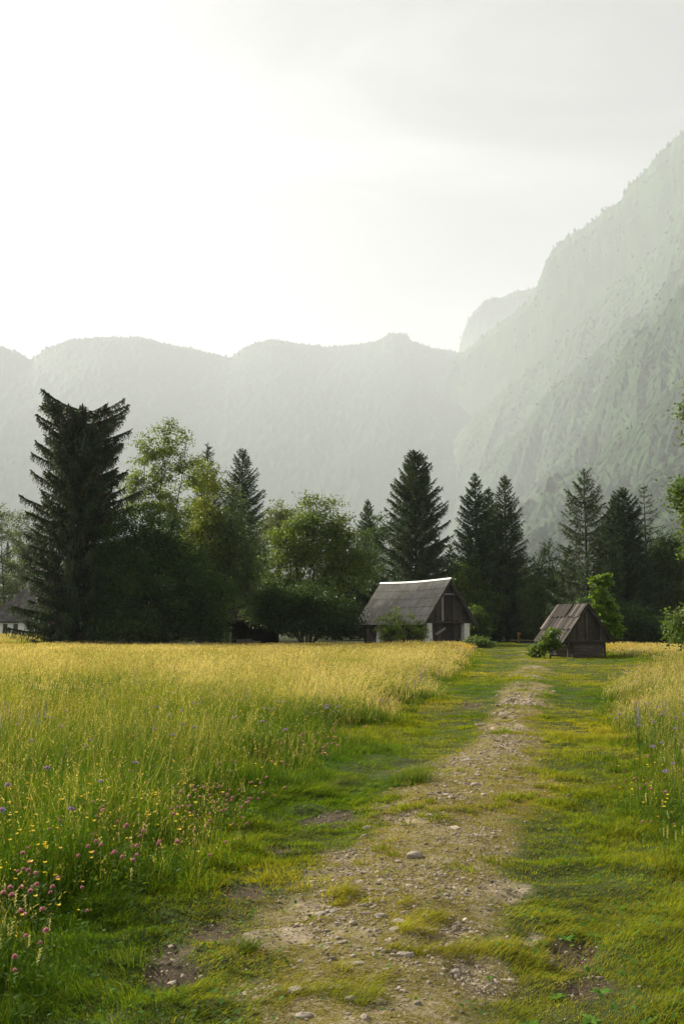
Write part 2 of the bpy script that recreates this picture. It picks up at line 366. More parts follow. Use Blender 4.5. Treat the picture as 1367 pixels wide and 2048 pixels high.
# tall meadow grass: leaves, then stalks with seed heads
for (y0, y1, dn, ds, seg) in ((2.6, 7, 3000, 260, 3), (7, 13, 2000, 260, 2), (13, 24, 900, 220, 2), (24, 44, 380, 130, 1), (44, 72, 160, 60, 1), (72, 140, 60, 30, 1)):
    x, y = scatter(rng, y0, y1, dn); s = meadow(x, y); k = s > 0; x, y, s = x[k], y[k], s[k]
    if y1 > 60:
        k = (np.hypot(x - 9.5, y - 52) > 2.2) & (y < np.where(x > -3, 73, np.where(x > -25.5, 69, 140)) + 5 * (fbm(x * .12, y * 0, 3, 140) - .5)); x, y, s = x[k], y[k], s[k]
    n = len(x); ed = smooth(0, 1.3, s) * (1 - .4 * smooth(35, 62, y)); pt = fbm(x * .35, y * .35, 3, 44); pt2 = fbm(x * 1.5, y * 1.5, 2, 47)
    h = (.07 + ed * (.16 + .30 * pt * (.5 + pt2))) * rng.uniform(.55, 1.3, n); w = np.maximum(.0045, .00062 * y) * rng.uniform(.7, 1.4, n)
    t = np.clip(pt * .8 + pt2 * .5 - .25 + rng.normal(0, .30, n) + smooth(12, 45, y) * .10 - .26, 0, 1)
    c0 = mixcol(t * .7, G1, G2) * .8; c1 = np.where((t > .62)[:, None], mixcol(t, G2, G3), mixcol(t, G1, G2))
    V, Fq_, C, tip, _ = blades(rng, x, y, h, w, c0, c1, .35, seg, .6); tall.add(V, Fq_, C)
    x, y = scatter(rng, y0, y1, ds); s = meadow(x, y); k = s > .25; x, y, s = x[k], y[k], s[k]
    if y1 > 60:
        k = (np.hypot(x - 9.5, y - 52) > 2.2) & (y < np.where(x > -3, 73, np.where(x > -25.5, 69, 140)) + 5 * (fbm(x * .12, y * 0, 3, 140) - .5)); x, y, s = x[k], y[k], s[k]
    pt = fbm(x * .22, y * .22, 3, 52); k = rng.uniform(size=len(x)) < np.clip(.12 + 2.0 * (pt - .33) + .22 * smooth(8, 20, y), .06, 1); x, y, s, pt = x[k], y[k], s[k], pt[k]
    n = len(x); h = (.20 + smooth(0, 1.6, s) * (.20 + .34 * pt)) * rng.uniform(.6, 1.3, n) * (1 - .38 * smooth(35, 62, y)); w = np.maximum(.0016, .00030 * y) * rng.uniform(.7, 1.2, n)
    pale = np.clip(rng.normal(.55, .28, n), 0, 1)
    pale = np.clip(pale + (fbm(x * .5, y * .5, 2, 57) - .5) * 1.6, 0, 1); c1 = mixcol(pale, (.15, .175, .028), STRAW); c1 = np.where((rng.uniform(size=n) < .14 * (fbm(x * .7, y * .7, 2, 58) > .45))[:, None], np.array((.24, .13, .085)), c1); c0 = mixcol(pale, G1, (.16, .16, .035))
    V, Fq_, C, tip, dv = blades(rng, x, y, h, w, c0, c1, .30, max(seg, 1), .75); tall.add(V, Fq_, C)
    m = 5 if y0 < 12 else (5 if y0 < 30 else 3)
    nod = np.concatenate([dv * 1.1, np.full((n, 1), .75)], 1); nod = unit(nod + rng.normal(0, .12, (n, 3)))
    L = rng.uniform(.07, .15, n)
    for q in range(m):
        f = (q + .5) / m; side = rdir(rng, n); side[:, 2] *= .4
        P = tip + nod * (L * (f - .2))[:, None] + side * (.011 * (1 - f * .5)); P[:, 2] -= .03 * f * f * L / .1
        U = unit(nod + side * .7) * (np.maximum(.0075, .00034 * y) * rng.uniform(.7, 1.5, n) * (1.25 - .5 * f))[:, None]
        Wd = unit(np.cross(U, rdir(rng, n))) * (np.maximum(.0024, .00022 * y) * rng.uniform(.7, 1.3, n))[:, None]
        V, Fq_ = quads(P, U, Wd); cc = c1 * rng.uniform(.5, 1.3, (n, 1)) * (.82 if y0 < 12 else 1); tall.add(V, Fq_, np.repeat(cc, 4, 0))
for (y0, y1, dn, sz0) in ((2.6, 7, 1500, .012), (7, 13, 700, .016), (13, 24, 220, .022)):
    x, y = scatter(rng, y0, y1, dn); s = meadow(x, y); k = (s > .05) & (fbm(x * .8, y * .8, 3, 131) > .38); x, y, s = x[k], y[k], s[k]; n = len(x)
    top = .08 + smooth(0, 1.3, s) * .27; P = np.stack([x, y, ground_z(x, y) + top * rng.uniform(.1, 1, n)], 1); nrm = unit(rng.normal(0, .6, (n, 3)) + np.array([0, 0, .9])); U = unit(np.cross(nrm, rdir(rng, n))); Wd = np.cross(nrm, U)
    q = sz0 * rng.uniform(.5, 1.4, n)[:, None]; V, Fq_ = quads(P, U * q, Wd * q * .5); tall.add(V, Fq_, np.repeat(mixcol(rng.uniform(size=n), (.035, .085, .010), (.11, .17, .018)), 4, 0))
o = link('meadow_grass', tall.mesh('meadow_grass'), M['grass'])
tag(o, 'tall hay meadow grass with pale straw seed heads on both sides of the track', 'grass', kind='stuff')

# short turf on the mown strip and in tufts along the track
for (y0, y1, dn, seg) in ((2.4, 6, 13000, 2), (6, 10, 7500, 2), (10, 18, 3200, 1), (18, 32, 1200, 1), (32, 60, 420, 1), (60, 112, 110, 1)):
    x, y = scatter(rng, y0, y1, dn); sl, sr, g, pa, so = plan(x, y); s = np.maximum(sl, sr)
    tf = fbm(x * 2.6, y * 2.2, 3, 61); tf2 = fbm(x * 8, y * 8, 2, 65)
    keep = np.clip(1.05 - .60 * g - 1.0 * pa - .9 * so, .0, 1) * np.clip(.45 + 1.9 * (tf * .6 + tf2 * .4 - .28), .68, 1.2)
    tuft = smooth(.60, .70, tf * .55 + tf2 * .45); keep = np.maximum(keep, tuft * (1 - .75 * pa) * .8)
    k = (s < .5) & (rng.uniform(size=len(x)) < keep) & ~((y > 50) & (x < 2))
    x, y, g, pa, so, tf, tf2, s, tuft = x[k], y[k], g[k], pa[k], so[k], tf[k], tf2[k], s[k], tuft[k]
    n = len(x); lg = fbm(x * .55, y * .4, 3, 71)
    h = (.012 + .055 * np.clip(tf - .25, 0, 1) ** 1.3 + .05 * smooth(-.6, .3, s) + .022 * tuft) * (1 - .6 * g * (1 - tuft)) * rng.uniform(.5, 1.5, n)
    w = np.maximum(.0030, .00060 * y) * rng.uniform(.7, 1.4, n)
    t = np.clip(lg * 1.4 - .48 + g * .40 * (1 - tuft) + rng.normal(0, .2, n) + (y > 12) * .12, 0, 1)
    c1 = np.where((t > .6)[:, None], mixcol(np.clip((t - .6) * 2.2, 0, 1), (.25, .27, .018), (.37, .32, .055)), mixcol(t / .6, (.065, .145, .010), (.25, .27, .018)))
    mossy = smooth(.35, .8, g) * (1 - tuft); c1 = c1 * (1 - mossy[:, None]) + mixcol(rng.uniform(size=n), (.17, .16, .026), (.30, .255, .055)) * mossy[:, None]
    c1 = c1 * rng.uniform(.65, 1.25, (n, 1))
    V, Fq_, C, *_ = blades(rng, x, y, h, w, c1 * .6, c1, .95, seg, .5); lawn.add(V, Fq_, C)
# moss and wispy threads of turf creeping over the gravel
for (y0, y1, dn) in ((2.4, 6, 9000), (6, 11, 4500), (11, 20, 1700), (20, 36, 500)):
    x, y = scatter(rng, y0, y1, dn, 150, 1350); sl, sr, g, pa, so = plan(x, y); cl = fbm(x * 4.5, y * 3.2, 3, 171) * .6 + fbm(x * 14, y * 14, 2, 173) * .4
    k = (g > .25) & (np.maximum(sl, sr) < 0) & (rng.uniform(size=len(x)) < smooth(.35, .50, cl) * (1 - .92 * pa)); x, y = x[k], y[k]; n = len(x)
    c1 = mixcol(rng.uniform(size=n), (.12, .125, .018), (.28, .24, .05)); V, Fq_, C, *_ = blades(rng, x, y, rng.uniform(.005, .018, n), np.maximum(.0035, .0007 * y) * rng.uniform(.7, 1.4, n), c1 * .7, c1, 1.2, 1, .4); lawn.add(V, Fq_, C)
# broad little leaves (clover, plantain) low in the turf
for (y0, y1, dn) in ((2.4, 7, 260), (7, 14, 90)):
    x, y = scatter(rng, y0, y1, dn); sl, sr, g, pa, so = plan(x, y); s = np.maximum(sl, sr)
    k = (s < .9) & (rng.uniform(size=len(x)) < .9 - .85 * g - .85 * pa - .4 * so) & (fbm(x * 1.1, y * 1.1, 2, 81) > .47); x, y = x[k], y[k]; n = len(x)
    nrm = unit(rng.normal(0, .35, (n, 3)) + np.array([0, 0, 1])); U = unit(np.cross(nrm, rdir(rng, n))); Wd = np.cross(nrm, U)
    P = np.stack([x, y, ground_z(x, y) + rng.uniform(.015, .05, n)], 1); sz = rng.uniform(.008, .019, n)[:, None]
    V, Fq_ = quads(P, U * sz, Wd * sz * .65); lawn.add(V, Fq_, np.repeat(mixcol(rng.uniform(size=n), (.045, .11, .018), (.09, .17, .03)), 4, 0))
o = link('lawn_grass', lawn.mesh('lawn_grass'), M['grass'])
tag(o, 'short trodden turf along the gravel track and mown strip', 'grass', kind='stuff')

# ------------------------------------------------------------------ gravel and stones
def ico():
    t = (1 + 5 ** .5) / 2
    v = np.array([(-1, t, 0), (1, t, 0), (-1, -t, 0), (1, -t, 0), (0, -1, t), (0, 1, t), (0, -1, -t), (0, 1, -t), (t, 0, -1), (t, 0, 1), (-t, 0, -1), (-t, 0, 1)], float)
    f = np.array([(0, 11, 5), (0, 5, 1), (0, 1, 7), (0, 7, 10), (0, 10, 11), (1, 5, 9), (5, 11, 4), (11, 10, 2), (10, 7, 6), (7, 1, 8), (3, 9, 4), (3, 4, 2), (3, 2, 6), (3, 6, 8), (3, 8, 9), (4, 9, 5), (2, 4, 11), (6, 2, 10), (8, 6, 7), (9, 8, 1)])
    return v / np.linalg.norm(v[0]), f
IV, IF = ico()
def subdiv(v, f):
    v = list(map(tuple, v)); mid = {}; out = []
    def m(a, b):
        k = (min(a, b), max(a, b))
        if k not in mid:
            p = (np.array(v[a]) + np.array(v[b])) / 2; v.append(tuple(p / np.linalg.norm(p))); mid[k] = len(v) - 1
        return mid[k]
    for a, b, c in f:
        ab, bc, ca = m(a, b), m(b, c), m(c, a); out += [(a, ab, ca), (b, bc, ab), (c, ca, bc), (ab, bc, ca)]
    return np.array(v), np.array(out)
def pebble_bag(rng, x, y, r):
    n = len(x); jit = rng.uniform(.65, 1.25, (n, 12, 1)); sc = np.stack([rng.uniform(.8, 1.5, n), rng.uniform(.7, 1.1, n), rng.uniform(.4, .8, n)], 1)[:, None, :]
    V = IV[None] * jit * sc * r[:, None, None]; a = rng.uniform(0, 2 * PI, n); ca, sa = np.cos(a)[:, None], np.sin(a)[:, None]
    X = V[..., 0] * ca - V[..., 1] * sa; Yv = V[..., 0] * sa + V[..., 1] * ca
    V = np.stack([X + x[:, None], Yv + y[:, None], V[..., 2] + (ground_z(x, y) + r * .12)[:, None]], 2)
    Fs = (IF[None] + (np.arange(n) * 12)[:, None, None]).reshape(-1, 3)
    t = rng.uniform(size=n); c = mixcol(t, (.12, .095, .07), (.38, .32, .255)); return V.reshape(-1, 3), Fs, np.repeat(c, 12, 0)
peb = Bag()
for (y0, y1, dn, r0) in ((2.4, 5, 6500, .0040), (5, 9, 2600, .0052), (9, 16, 800, .008), (16, 32, 150, .014), (32, 60, 24, .022)):
    x, y = scatter(rng, y0, y1, dn, 200, 1300); sl, sr, g, pa, so = plan(x, y); cl = fbm(x * 2.2, y * 1.4, 3, 91)
    k = rng.uniform(size=len(x)) < np.clip(g * 1.1 + .7 * pa + .2 * so, .015, 1) * np.clip((cl - .3) * 2.6, .08, 1) * (np.maximum(sl, sr) < .2); x, y = x[k], y[k]
    V, Fs, C = pebble_bag(rng, x, y, r0 * rng.lognormal(0, .5, len(x))); peb.add(V, Fs, C)
def gravel_mat():
    m, nt, out = new_mat('gravel_stones'); a = nt.nodes.new('ShaderNodeVertexColor'); a.layer_name = 'tint'
    f = noise(nt, 90, 5, .7, coords(nt)); c = mixc(nt, 1., a.outputs[0], ramp(nt, f, [(.3, .7), (.7, 1.15)]), 'MULTIPLY')
    principled(nt, out, c, .95, .2, f, .5, .004); return m
o = link('gravel', peb.mesh('gravel'), gravel_mat()); tag(o, 'small pale gravel scattered over the cart track', 'gravel', kind='stuff')

def rock_mesh(seed, flat):
    r = np.random.default_rng(seed); v, f = subdiv(*subdiv(IV, IF)); k = v.copy()
    for _ in range(9):                                # cut facets
        d = unit(r.normal(size=3)); lim = r.uniform(.55, .9); p = k @ d; k = k - np.where(p > lim, (p - lim) * .85, 0)[:, None] * d
    k = k * (1 + (fbm(v[:, 0] * 2.5 + seed, v[:, 1] * 2.5 + v[:, 2] * 1.7, 3, seed) - .5)[:, None] * .35)
    k *= np.array([1.25, .9, flat]); return np_mesh('stone', k, [f], None, True)
ROCKS = [rock_mesh(s, fl) for s, fl in ((1, .55), (2, .7), (3, .45), (4, .6), (5, .8), (6, .5), (7, .65))]
def stone(px, py, wpx, k, rz, label, group=None):
    p = on_plane(px, py); r = wpx / 2.3 * p[1] / F
    o = link('stone', ROCKS[k % 7], M['stone']); o.location = (p[0], p[1], float(ground_z(p[0], p[1])) + r * .02)
    o.scale = (r, r, r); o.rotation_euler = (0, 0, rz); tag(o, label, 'stone', group); return o
SPECIAL = [(829, 1731, 36, 4, .3, 'largest pale boulder standing up from the middle of the track'),
           (735, 1660, 20, 1, .6, 'grey stone left of two others in the row across the upper track'), (858, 1649, 20, 2, .1, 'grey stone at the upper edge of the cobbled track'),
           (798, 1872, 32, 5, -.6, 'tilted slab stone in the middle of the track'), (788, 1890, 26, 3, .5, 'rounded stone just below the tilted slab'),
           (810, 1930, 36, 0, .1, 'wide flat dark stone in the lower middle of the track'), (719, 1951, 26, 2, 0., 'rounded stone left of the wide flat dark stone'),
           (588, 1998, 38, 3, .2, 'big pale stone at the lower left edge of the track'), (676, 1997, 28, 1, -.3, 'stone between the big pale edge stone and the picture bottom middle'),
           (758, 2023, 24, 6, .6, 'stone near the bottom of the picture in mid track'), (703, 2020, 26, 4, 0., 'blocky stone at the bottom left of the track centre'),
           (606, 2044, 34, 5, .1, 'stone half cut off by the bottom edge of the picture'), (912, 1958, 26, 1, .8, 'grey stone at the right edge of the lower track'),
           (648, 1803, 18, 2, .0, 'very dark small flat stone on bare earth left of the track'), (700, 1770, 16, 0, .4, 'grey stone alone beside a bare earth patch'),
           (760, 1863, 24, 6, .2, 'pale stone above the tilted slab'), (640, 1852, 26, 3, .1, 'pair of long pale stones on the left of the track, left one'),
           (668, 1850, 22, 5, .9, 'pair of long pale stones on the left of the track, right one'), (936, 1534, 22, 2, .2, 'stone at the crest of the track beyond the cobbles'),
           (1096, 2096, 30, 1, .0, None)]
for q in SPECIAL:
    if q[5]: stone(*q)
rs = random.Random(5); cnt = 0
while cnt < 230:
    py = rs.triangular(1500, 2046, 1950); c = np.interp(py, TRC[:, 0], TRC[:, 1]); hw = np.interp(py, TRC[:, 0], TRC[:, 2])
    px = c + rs.gauss(-.12, .48) * hw
    if abs(px - c) > hw * 1.1: continue
    w = rs.uniform(6, 15) * np.interp(py, [1500, 1700, 2040], [.6, .75, 1.15])
    stone(px, py, w, cnt, rs.uniform(0, 6.3), 'pale weathered limestone cobble half sunk in the gravel track', 'cobbles in the track'); cnt += 1

# ------------------------------------------------------------------ trees
def conifer(rng, H, R, z0=.4, power=.85, droop=.5, up_top=.55, dens=1.0, green=(.028, .055, .020), tipc=(.055, .095, .030), brown=0., blunt=0., wid=.085, gap=.36, hang=1.0, thin_top=1.0):
    """spruce: whorled limbs swept down then up, curtains of hanging twigs; returns trunk+limb bag and needle bag"""
    wood, ned = Bag(), Bag()
    n = 14; zt = np.linspace(-.3, H * (.985 if not blunt else .97), n); r = np.maximum(.012, .011 * H * (1 - zt / H) ** .9 + .012)
    wob = np.cumsum(rng.normal(0, .012 * H / 18, (n, 2)), 0); P = np.column_stack([wob, zt]); add_tube(wood, P, r, 8)
    bz, ba, bl = [], [], []
    z = z0
    while z < H * .985:
        f = (z - z0) / (H - z0)
        L = R * max((1 - f) ** power, .0) * (1 if f > .08 else .8 + f * 2.5)
        if blunt: L = max(L, blunt * (1 if f < .93 else .75))
        nb = rng.integers(5, 8) if f < .8 else rng.integers(4, 6)
        a0 = rng.uniform(0, 2 * PI)
        for k in range(nb):
            bz.append(z + rng.uniform(-.14, .14)); ba.append(a0 + 2 * PI * k / nb + rng.normal(0, .25)); bl.append(max(.12, L * rng.uniform(.68, 1.12)))
        z += gap * rng.uniform(.7, 1.3) * (1 - .35 * f)
    bz, ba, bl = map(np.array, (bz, ba, bl))
    if blunt:                                    # the leader is lost: two opposed arms are all that stands at the top
        hi = bz > H * .945; ba = np.where(hi, np.where(rng.uniform(size=len(ba)) < .5, 0, PI) + rng.normal(0, .3, len(ba)), ba); bl = np.where(hi, blunt * rng.uniform(.30, .95, len(ba)), bl * rng.uniform(.58, 1.0, len(ba)) * np.clip(.84 + bz / H * 1.2, .84, 1))
    f = np.clip((bz - z0) / (H - z0), 0, 1)
    s0 = -.28 * droop + (up_top + .3 * droop) * f ** 1.1 + rng.normal(0, .07, len(bz)); s1 = (.30 + .1 * f) * np.ones(len(bz)) * (.5 + .5 * droop)
    tx, ty = np.interp(bz, zt, P[:, 0]), np.interp(bz, zt, P[:, 1])
    def bp(i, s):
        hr = bl[i] * s * (1 - .12 * np.abs(s0[i])); return np.stack([tx[i] + np.cos(ba[i]) * hr, ty[i] + np.sin(ba[i]) * hr, bz[i] + bl[i] * (s0[i] * s + s1[i] * s * s)], -1)
    ii = np.arange(len(bz)); rr = .006 + .010 * bl
    prev = bp(ii, np.zeros(len(bz)))
    for a, b in ((0, .33), (.33, .66), (.66, 1.)):
        nxt = bp(ii, np.full(len(bz), b)); frusta(wood, prev, nxt, rr * (1 - a * .85), rr * (1 - b * .85), 4); prev = nxt
    # twigs
    nt = np.maximum(4, (bl * 21 * dens + 4)).astype(int); i = np.repeat(ii, nt); m = len(i)
    s = rng.uniform(.06, 1, m) ** .75; base = bp(i, s)
    d = np.stack([np.cos(ba[i]), np.sin(ba[i]), s0[i] + 2 * s1[i] * s], 1); d = unit(d); sd = np.stack([-np.sin(ba[i]), np.cos(ba[i]), np.zeros(m)], 1) * np.sign(rng.normal(size=m))[:, None]
    tl = (.16 + .42 * (1 - s) ** .7 + .10) * np.minimum(1.25, .35 + bl[i] / 2.2) * rng.uniform(.55, 1.15, m)
    dn = rng.uniform(.15, 1.1, m) * hang * (1 - (.25 if blunt else .6) * f[i])
    dirv = unit(d * rng.uniform(.25, .9, m)[:, None] + sd * rng.uniform(.15, .95, m)[:, None] + np.array([0, 0, -1.])[None] * dn[:, None])
    nc = 3; tn = rng.uniform(size=m); gcol = mixcol(np.clip(s * .9 + rng.normal(0, .22, m) - .15, 0, 1), green, tipc) * rng.uniform(.75, 1.25, (m, 1))
    if brown: bw = (rng.uniform(size=m) < brown * (.35 + .65 * f[i]))[:, None]; gcol = np.where(bw, np.array((.115, .078, .036))[None] * rng.uniform(.6, 1.2, (m, 1)), gcol)
    if thin_top < 1: 
        kk = rng.uniform(size=m) < 1 - (1 - thin_top) * f[i]; i, s, base, d, dirv, tl, gcol, dn = i[kk], s[kk], base[kk], d[kk], dirv[kk], tl[kk], gcol[kk], dn[kk]; m = len(i)
    for q in range(nc):
        t0 = q / nc; dd = unit(dirv + np.array([0, 0, -.35 * q])[None] * hang * dn[:, None])
        Pm = base + dirv * (tl * (t0 + .5 / nc))[:, None]; Pm[:, 2] -= .07 * q * q * tl * dn
        U = dd * (tl / nc * .72)[:, None]; W = unit(np.cross(dd, rdir(rng, m))) * (wid * rng.uniform(.55, 1.1, m) * (1 - .22 * q) * .5)[:, None]
        V, Fq_ = quads(Pm, U, W); ned.add(V, Fq_, np.repeat(gcol, 4, 0))
    # needles along the limbs themselves
    nl = np.maximum(4, (bl * 13 * dens)).astype(int); i = np.repeat(ii, nl); m = len(i); s = rng.uniform(.15, 1.02, m); base = bp(i, s)
    d = unit(np.stack([np.cos(ba[i]), np.sin(ba[i]), s0[i] + 2 * s1[i] * s], 1) + rng.normal(0, .35, (m, 3)))
    W = unit(np.cross(d, rdir(rng, m))) * (wid * .5); V, Fq_ = quads(base + d * .05, d * rng.uniform(.08, .17, m)[:, None], W)
    ned.add(V, Fq_, np.repeat(mixcol(np.clip(s - .2, 0, 1), green, tipc) * rng.uniform(.75, 1.25, (m, 1)), 4, 0))
    if not blunt:
        m = 70; zz = H - rng.uniform(0, .09 * H, m) ** 1.0; d = unit(rng.normal(0, .5, (m, 3)) + np.array([0, 0, .5])); b = np.stack([np.interp(zz, zt, P[:, 0]), np.interp(zz, zt, P[:, 1]), zz], 1)
        V, Fq_ = quads(b + d * .08, d * .12, unit(np.cross(d, rdir(rng, m))) * wid * .4); ned.add(V, Fq_, np.tile(np.asarray(tipc), (4 * m, 1)))
    return wood, ned
def frusta(bag, A, B, ra, rb, n=5, col=(.1, .08, .06)):
    m = len(A)
    if m == 0: return
    d = unit(B - A); ref = np.where(np.abs(d[:, 2:3]) > .9, np.array([[1., 0, 0]]), np.array([[0, 0, 1.]])); u = unit(np.cross(d, ref)); w = np.cross(d, u)
    a = np.arange(n) * 2 * PI / n; cs, sn = np.cos(a)[None, :, None], np.sin(a)[None, :, None]
    ring = u[:, None] * cs + w[:, None] * sn; ra = np.broadcast_to(ra, (m,)); rb = np.broadcast_to(rb, (m,))
    V = np.concatenate([A[:, None] + ring * ra[:, None, None], B[:, None] + ring * rb[:, None, None]], 1).reshape(-1, 3)
    k = np.arange(n); q = np.stack([k, (k + 1) % n, (k + 1) % n + n, k + n], 1)
    bag.add(V, (q[None] + (np.arange(m) * 2 * n)[:, None, None]).reshape(-1, 4), np.tile(np.asarray(col), (len(V), 1)))
def add_tube(bag, P, r, n=8, col=(.1, .08, .06)):
    m = len(P); t = unit(np.gradient(P, axis=0)); ref = np.tile([[1., 0.1, 0]], (m, 1)); u = unit(np.cross(t, ref)); w = np.cross(t, u); a = np.arange(n) * 2 * PI / n
    V = (P[:, None] + (u[:, None] * np.cos(a)[None, :, None] + w[:, None] * np.sin(a)[None, :, None]) * np.asarray(r)[:, None, None]).reshape(-1, 3)
    k = np.arange(n); q = np.stack([k, (k + 1) % n, (k + 1) % n + n, k + n], 1); Fs = (q[None] + (np.arange(m - 1) * n)[:, None, None]).reshape(-1, 4)
    bag.add(V, Fs, np.tile(np.asarray(col), (len(V), 1)))

def broadleaf(rng, lobes, tips, stems, leaf=.13, per=45, spread=.42, tr=.012, cA=(.035, .075, .014), cB=(.085, .135, .022), narrow=.55, upright=.5, hang=0., shell=.45, trunk_r=None, bare=.0):
    """lobes: (x,y,z,rx,ry,rz) local; stems: list of polylines from the ground. Limbs reach greedily from the stems to points inside the lobes."""
    wood, lv = Bag(), Bag()
    vol = np.array([l[3] * l[4] * l[5] for l in lobes]) ** .75; pick = rng.choice(len(lobes), tips, p=vol / vol.sum())
    Lb = np.array(lobes)[pick]; u = rdir(rng, tips) * (rng.uniform(size=tips) ** shell)[:, None]; T = Lb[:, :3] + u * Lb[:, 3:]
    T = T[T[:, 2] > .15]
    nodes, par = [], []
    for st in stems:
        st = [np.array(p, float) for p in st]; last = -1
        for a, b in zip(st[:-1], st[1:]):
            m = max(1, int(np.linalg.norm(b - a) / .45))
            for k in range(m): nodes.append(a + (b - a) * k / m + rng.normal(0, .02, 3) * (1 if nodes else 0)); par.append(last); last = len(nodes) - 1
        nodes.append(st[-1]); par.append(last)
    root = np.array(stems[0][0], float); T = T[np.argsort(np.linalg.norm(T - root, axis=1))]
    ends = []; cap = len(nodes) + len(T) * 14; A = np.zeros((cap, 3)); A[:len(nodes)] = nodes; n = len(nodes)
    for t in T:
        d = t - A[:n]; L = np.linalg.norm(d, axis=1); cost = L * (1 + np.maximum(0, .35 - d[:, 2] / np.maximum(L, .01)) * upright) + (A[:n, 2] < .35) * .6
        j = int(np.argmin(cost)); L = L[j]; m = int(min(12, max(1, round(L / .5)))); p0 = A[j].copy(); sag = np.array([0, 0, .10 * L * (1 - 2 * (hang > 0))])
        for k in range(1, m + 1):
            s = k / m; A[n] = p0 + (t - p0) * s + sag * math.sin(PI * s) + (rng.normal(0, .05, 3) if k < m else 0); par.append(j); j = n; n += 1
        ends.append(n - 1)
    par = np.array(par[:n]); cnt = np.zeros(n); cnt[ends] = 1
    for k in range(n - 1, -1, -1):
        if par[k] >= 0: cnt[par[k]] += cnt[k]
    rad = tr * np.maximum(cnt, 1) ** .46
    if trunk_r: rad *= min(1., trunk_r / rad[0])
    k = np.where(par >= 0)[0]; frusta(wood, A[par[k]], A[k], np.minimum(rad[par[k]] * .95, rad[k] * 1.35), rad[k], 5)
    E = A[np.array(ends)]; m = len(E) * per; ei = np.repeat(np.arange(len(E)), per)
    off = rng.normal(0, 1, (m, 3)) * spread * np.array([1, 1, .62]); P = E[ei] + off
    if hang: P[:, 2] -= rng.uniform(0, 1, m) ** 1.5 * hang
    if bare: kk = rng.uniform(size=len(E)) > bare; sel = kk[ei]; P, ei = P[sel], ei[sel]; m = len(P)
    ct = rng.uniform(size=len(E)); t = np.clip(ct[ei] * .6 + rng.normal(.2, .2, m), 0, 1); C = mixcol(t, cA, cB) * rng.uniform(.8, 1.2, (m, 1))
    nrm = unit(rng.normal(0, .75, (m, 3)) + np.array([0, 0, .8])); U = unit(np.cross(nrm, rdir(rng, m)))
    if hang: U = unit(U + np.array([0, 0, -1.2])); nrm = unit(np.cross(U, rdir(rng, m)))
    W = np.cross(nrm, U); sz = leaf * .5 * rng.uniform(.6, 1.3, m)[:, None]; V, Fq_ = quads(P, U * sz, W * sz * narrow); V[:, 2] = np.maximum(V[:, 2], .02); lv.add(V, Fq_, np.repeat(C, 4, 0))
    return wood, lv
def plant_tree(name, X, Y, wood, crown, label, cat, matc, group=None, crown_name='crown'):
    e = empty(name, (X, Y, 0), 0, label, cat, group)
    link('trunk', wood.mesh('trunk', True), M['bark'], e); link(crown_name, crown.mesh('crown'), matc, e); return e
def spruce_at(seed, px, py, Y, hw, label, **kw):
    p = at(px, py, Y); q = at(px, (py + 1285) / 2, Y); H = p[2]; R = hw * Y / F
    w, c = conifer(np.random.default_rng(seed), H, R, **kw)
    return plant_tree('spruce_tree', q[0], Y, w, c, label, 'tree', M['needle'])
def leafy_at(seed, px, Y, lobes, label, tips=160, stems=None, name='broadleaf_tree', cat='tree', ry=.9, **kw):
    """lobes in photo pixels (cx, cy, rx, ry) at distance Y"""
    b = at(px, 1285, Y); L = []; rg = np.random.default_rng(seed)
    kw['per'] = int(kw.get('per', 45) * 2.0); kw['leaf'] = kw.get('leaf', .13) * 1.28
    for l in lobes:
        p = at(l[0], l[1], Y); rx, rz = l[2] * Y / F, l[3] * Y / F; L.append((p[0] - b[0], (l[4] if len(l) > 4 else 0) + rg.normal(0, .1) * rx, p[2], rx, rx * ry, rz))
    if stems is None:
        top = max(L, key=lambda l: l[2] + l[5] * .5); stems = [[(0, 0, -.2), (.05 * top[0], 0, .3 * top[2]), (top[0] * .6, top[1] * .6, .65 * top[2]), (top[0], top[1], top[2] + .5 * top[5])]]
    else:
        stems = [[((at(a, c, Y) - b)[0], d, at(a, c, Y)[2]) for a, c, d in st] for st in stems]
        for st in stems: st[0] = (st[0][0], st[0][1], -.2)
    w, c = broadleaf(rg, L, tips, stems, **kw)
    return plant_tree(name, b[0], Y, w, c, label, cat, M['leaf'])

# --- left clump
spruce_at(1, 160, 816, 72, 150, 'tall broken-topped spruce with a notched crown standing over the meadow', z0=.25, power=.34, droop=.55, up_top=.10, dens=2.4, brown=.18, blunt=3.5, hang=1.8, gap=.32, wid=.12, thin_top=1., green=(.020, .040, .016), tipc=(.04, .07, .024))
leafy_at(2, 330, 70, [(300, 1065, 60, 50), (240, 1080, 46, 50), (320, 1190, 120, 95), (400, 1200, 66, 85), (250, 1160, 70, 90), (330, 1110, 80, 60), (425, 1250, 42, 42), (210, 1240, 60, 50), (300, 1260, 120, 36), (265, 1140, 60, 70), (295, 1215, 50, 46)],
         'dense dark rounded bush tree between the broken spruce and the hidden shed', 700, per=62, leaf=.15, spread=.42, cA=(.020, .048, .011), cB=(.045, .085, .018), shell=.38)
leafy_at(3, 318, 76, [(325, 900, 42, 70), (300, 960, 50, 70), (355, 900, 36, 50), (290, 900, 20, 40), (330, 1020, 70, 50), (385, 960, 26, 50), (270, 1000, 26, 50), (335, 846, 14, 26)],
         'airy young ash tree with open feathery crown beside the broken spruce', 210, per=34, leaf=.17, spread=.30, narrow=.45, tr=.008, cA=(.075, .125, .024), cB=(.15, .20, .04),
         stems=[[(318, 1285, 0), (316, 1100, 0), (322, 960, 0), (332, 845, 0)], [(316, 1285, .3), (300, 1080, .4), (286, 960, .3), (288, 890, .2)], [(320, 1285, -.2), (345, 1060, -.3), (365, 960, -.3), (372, 890, 0)]])
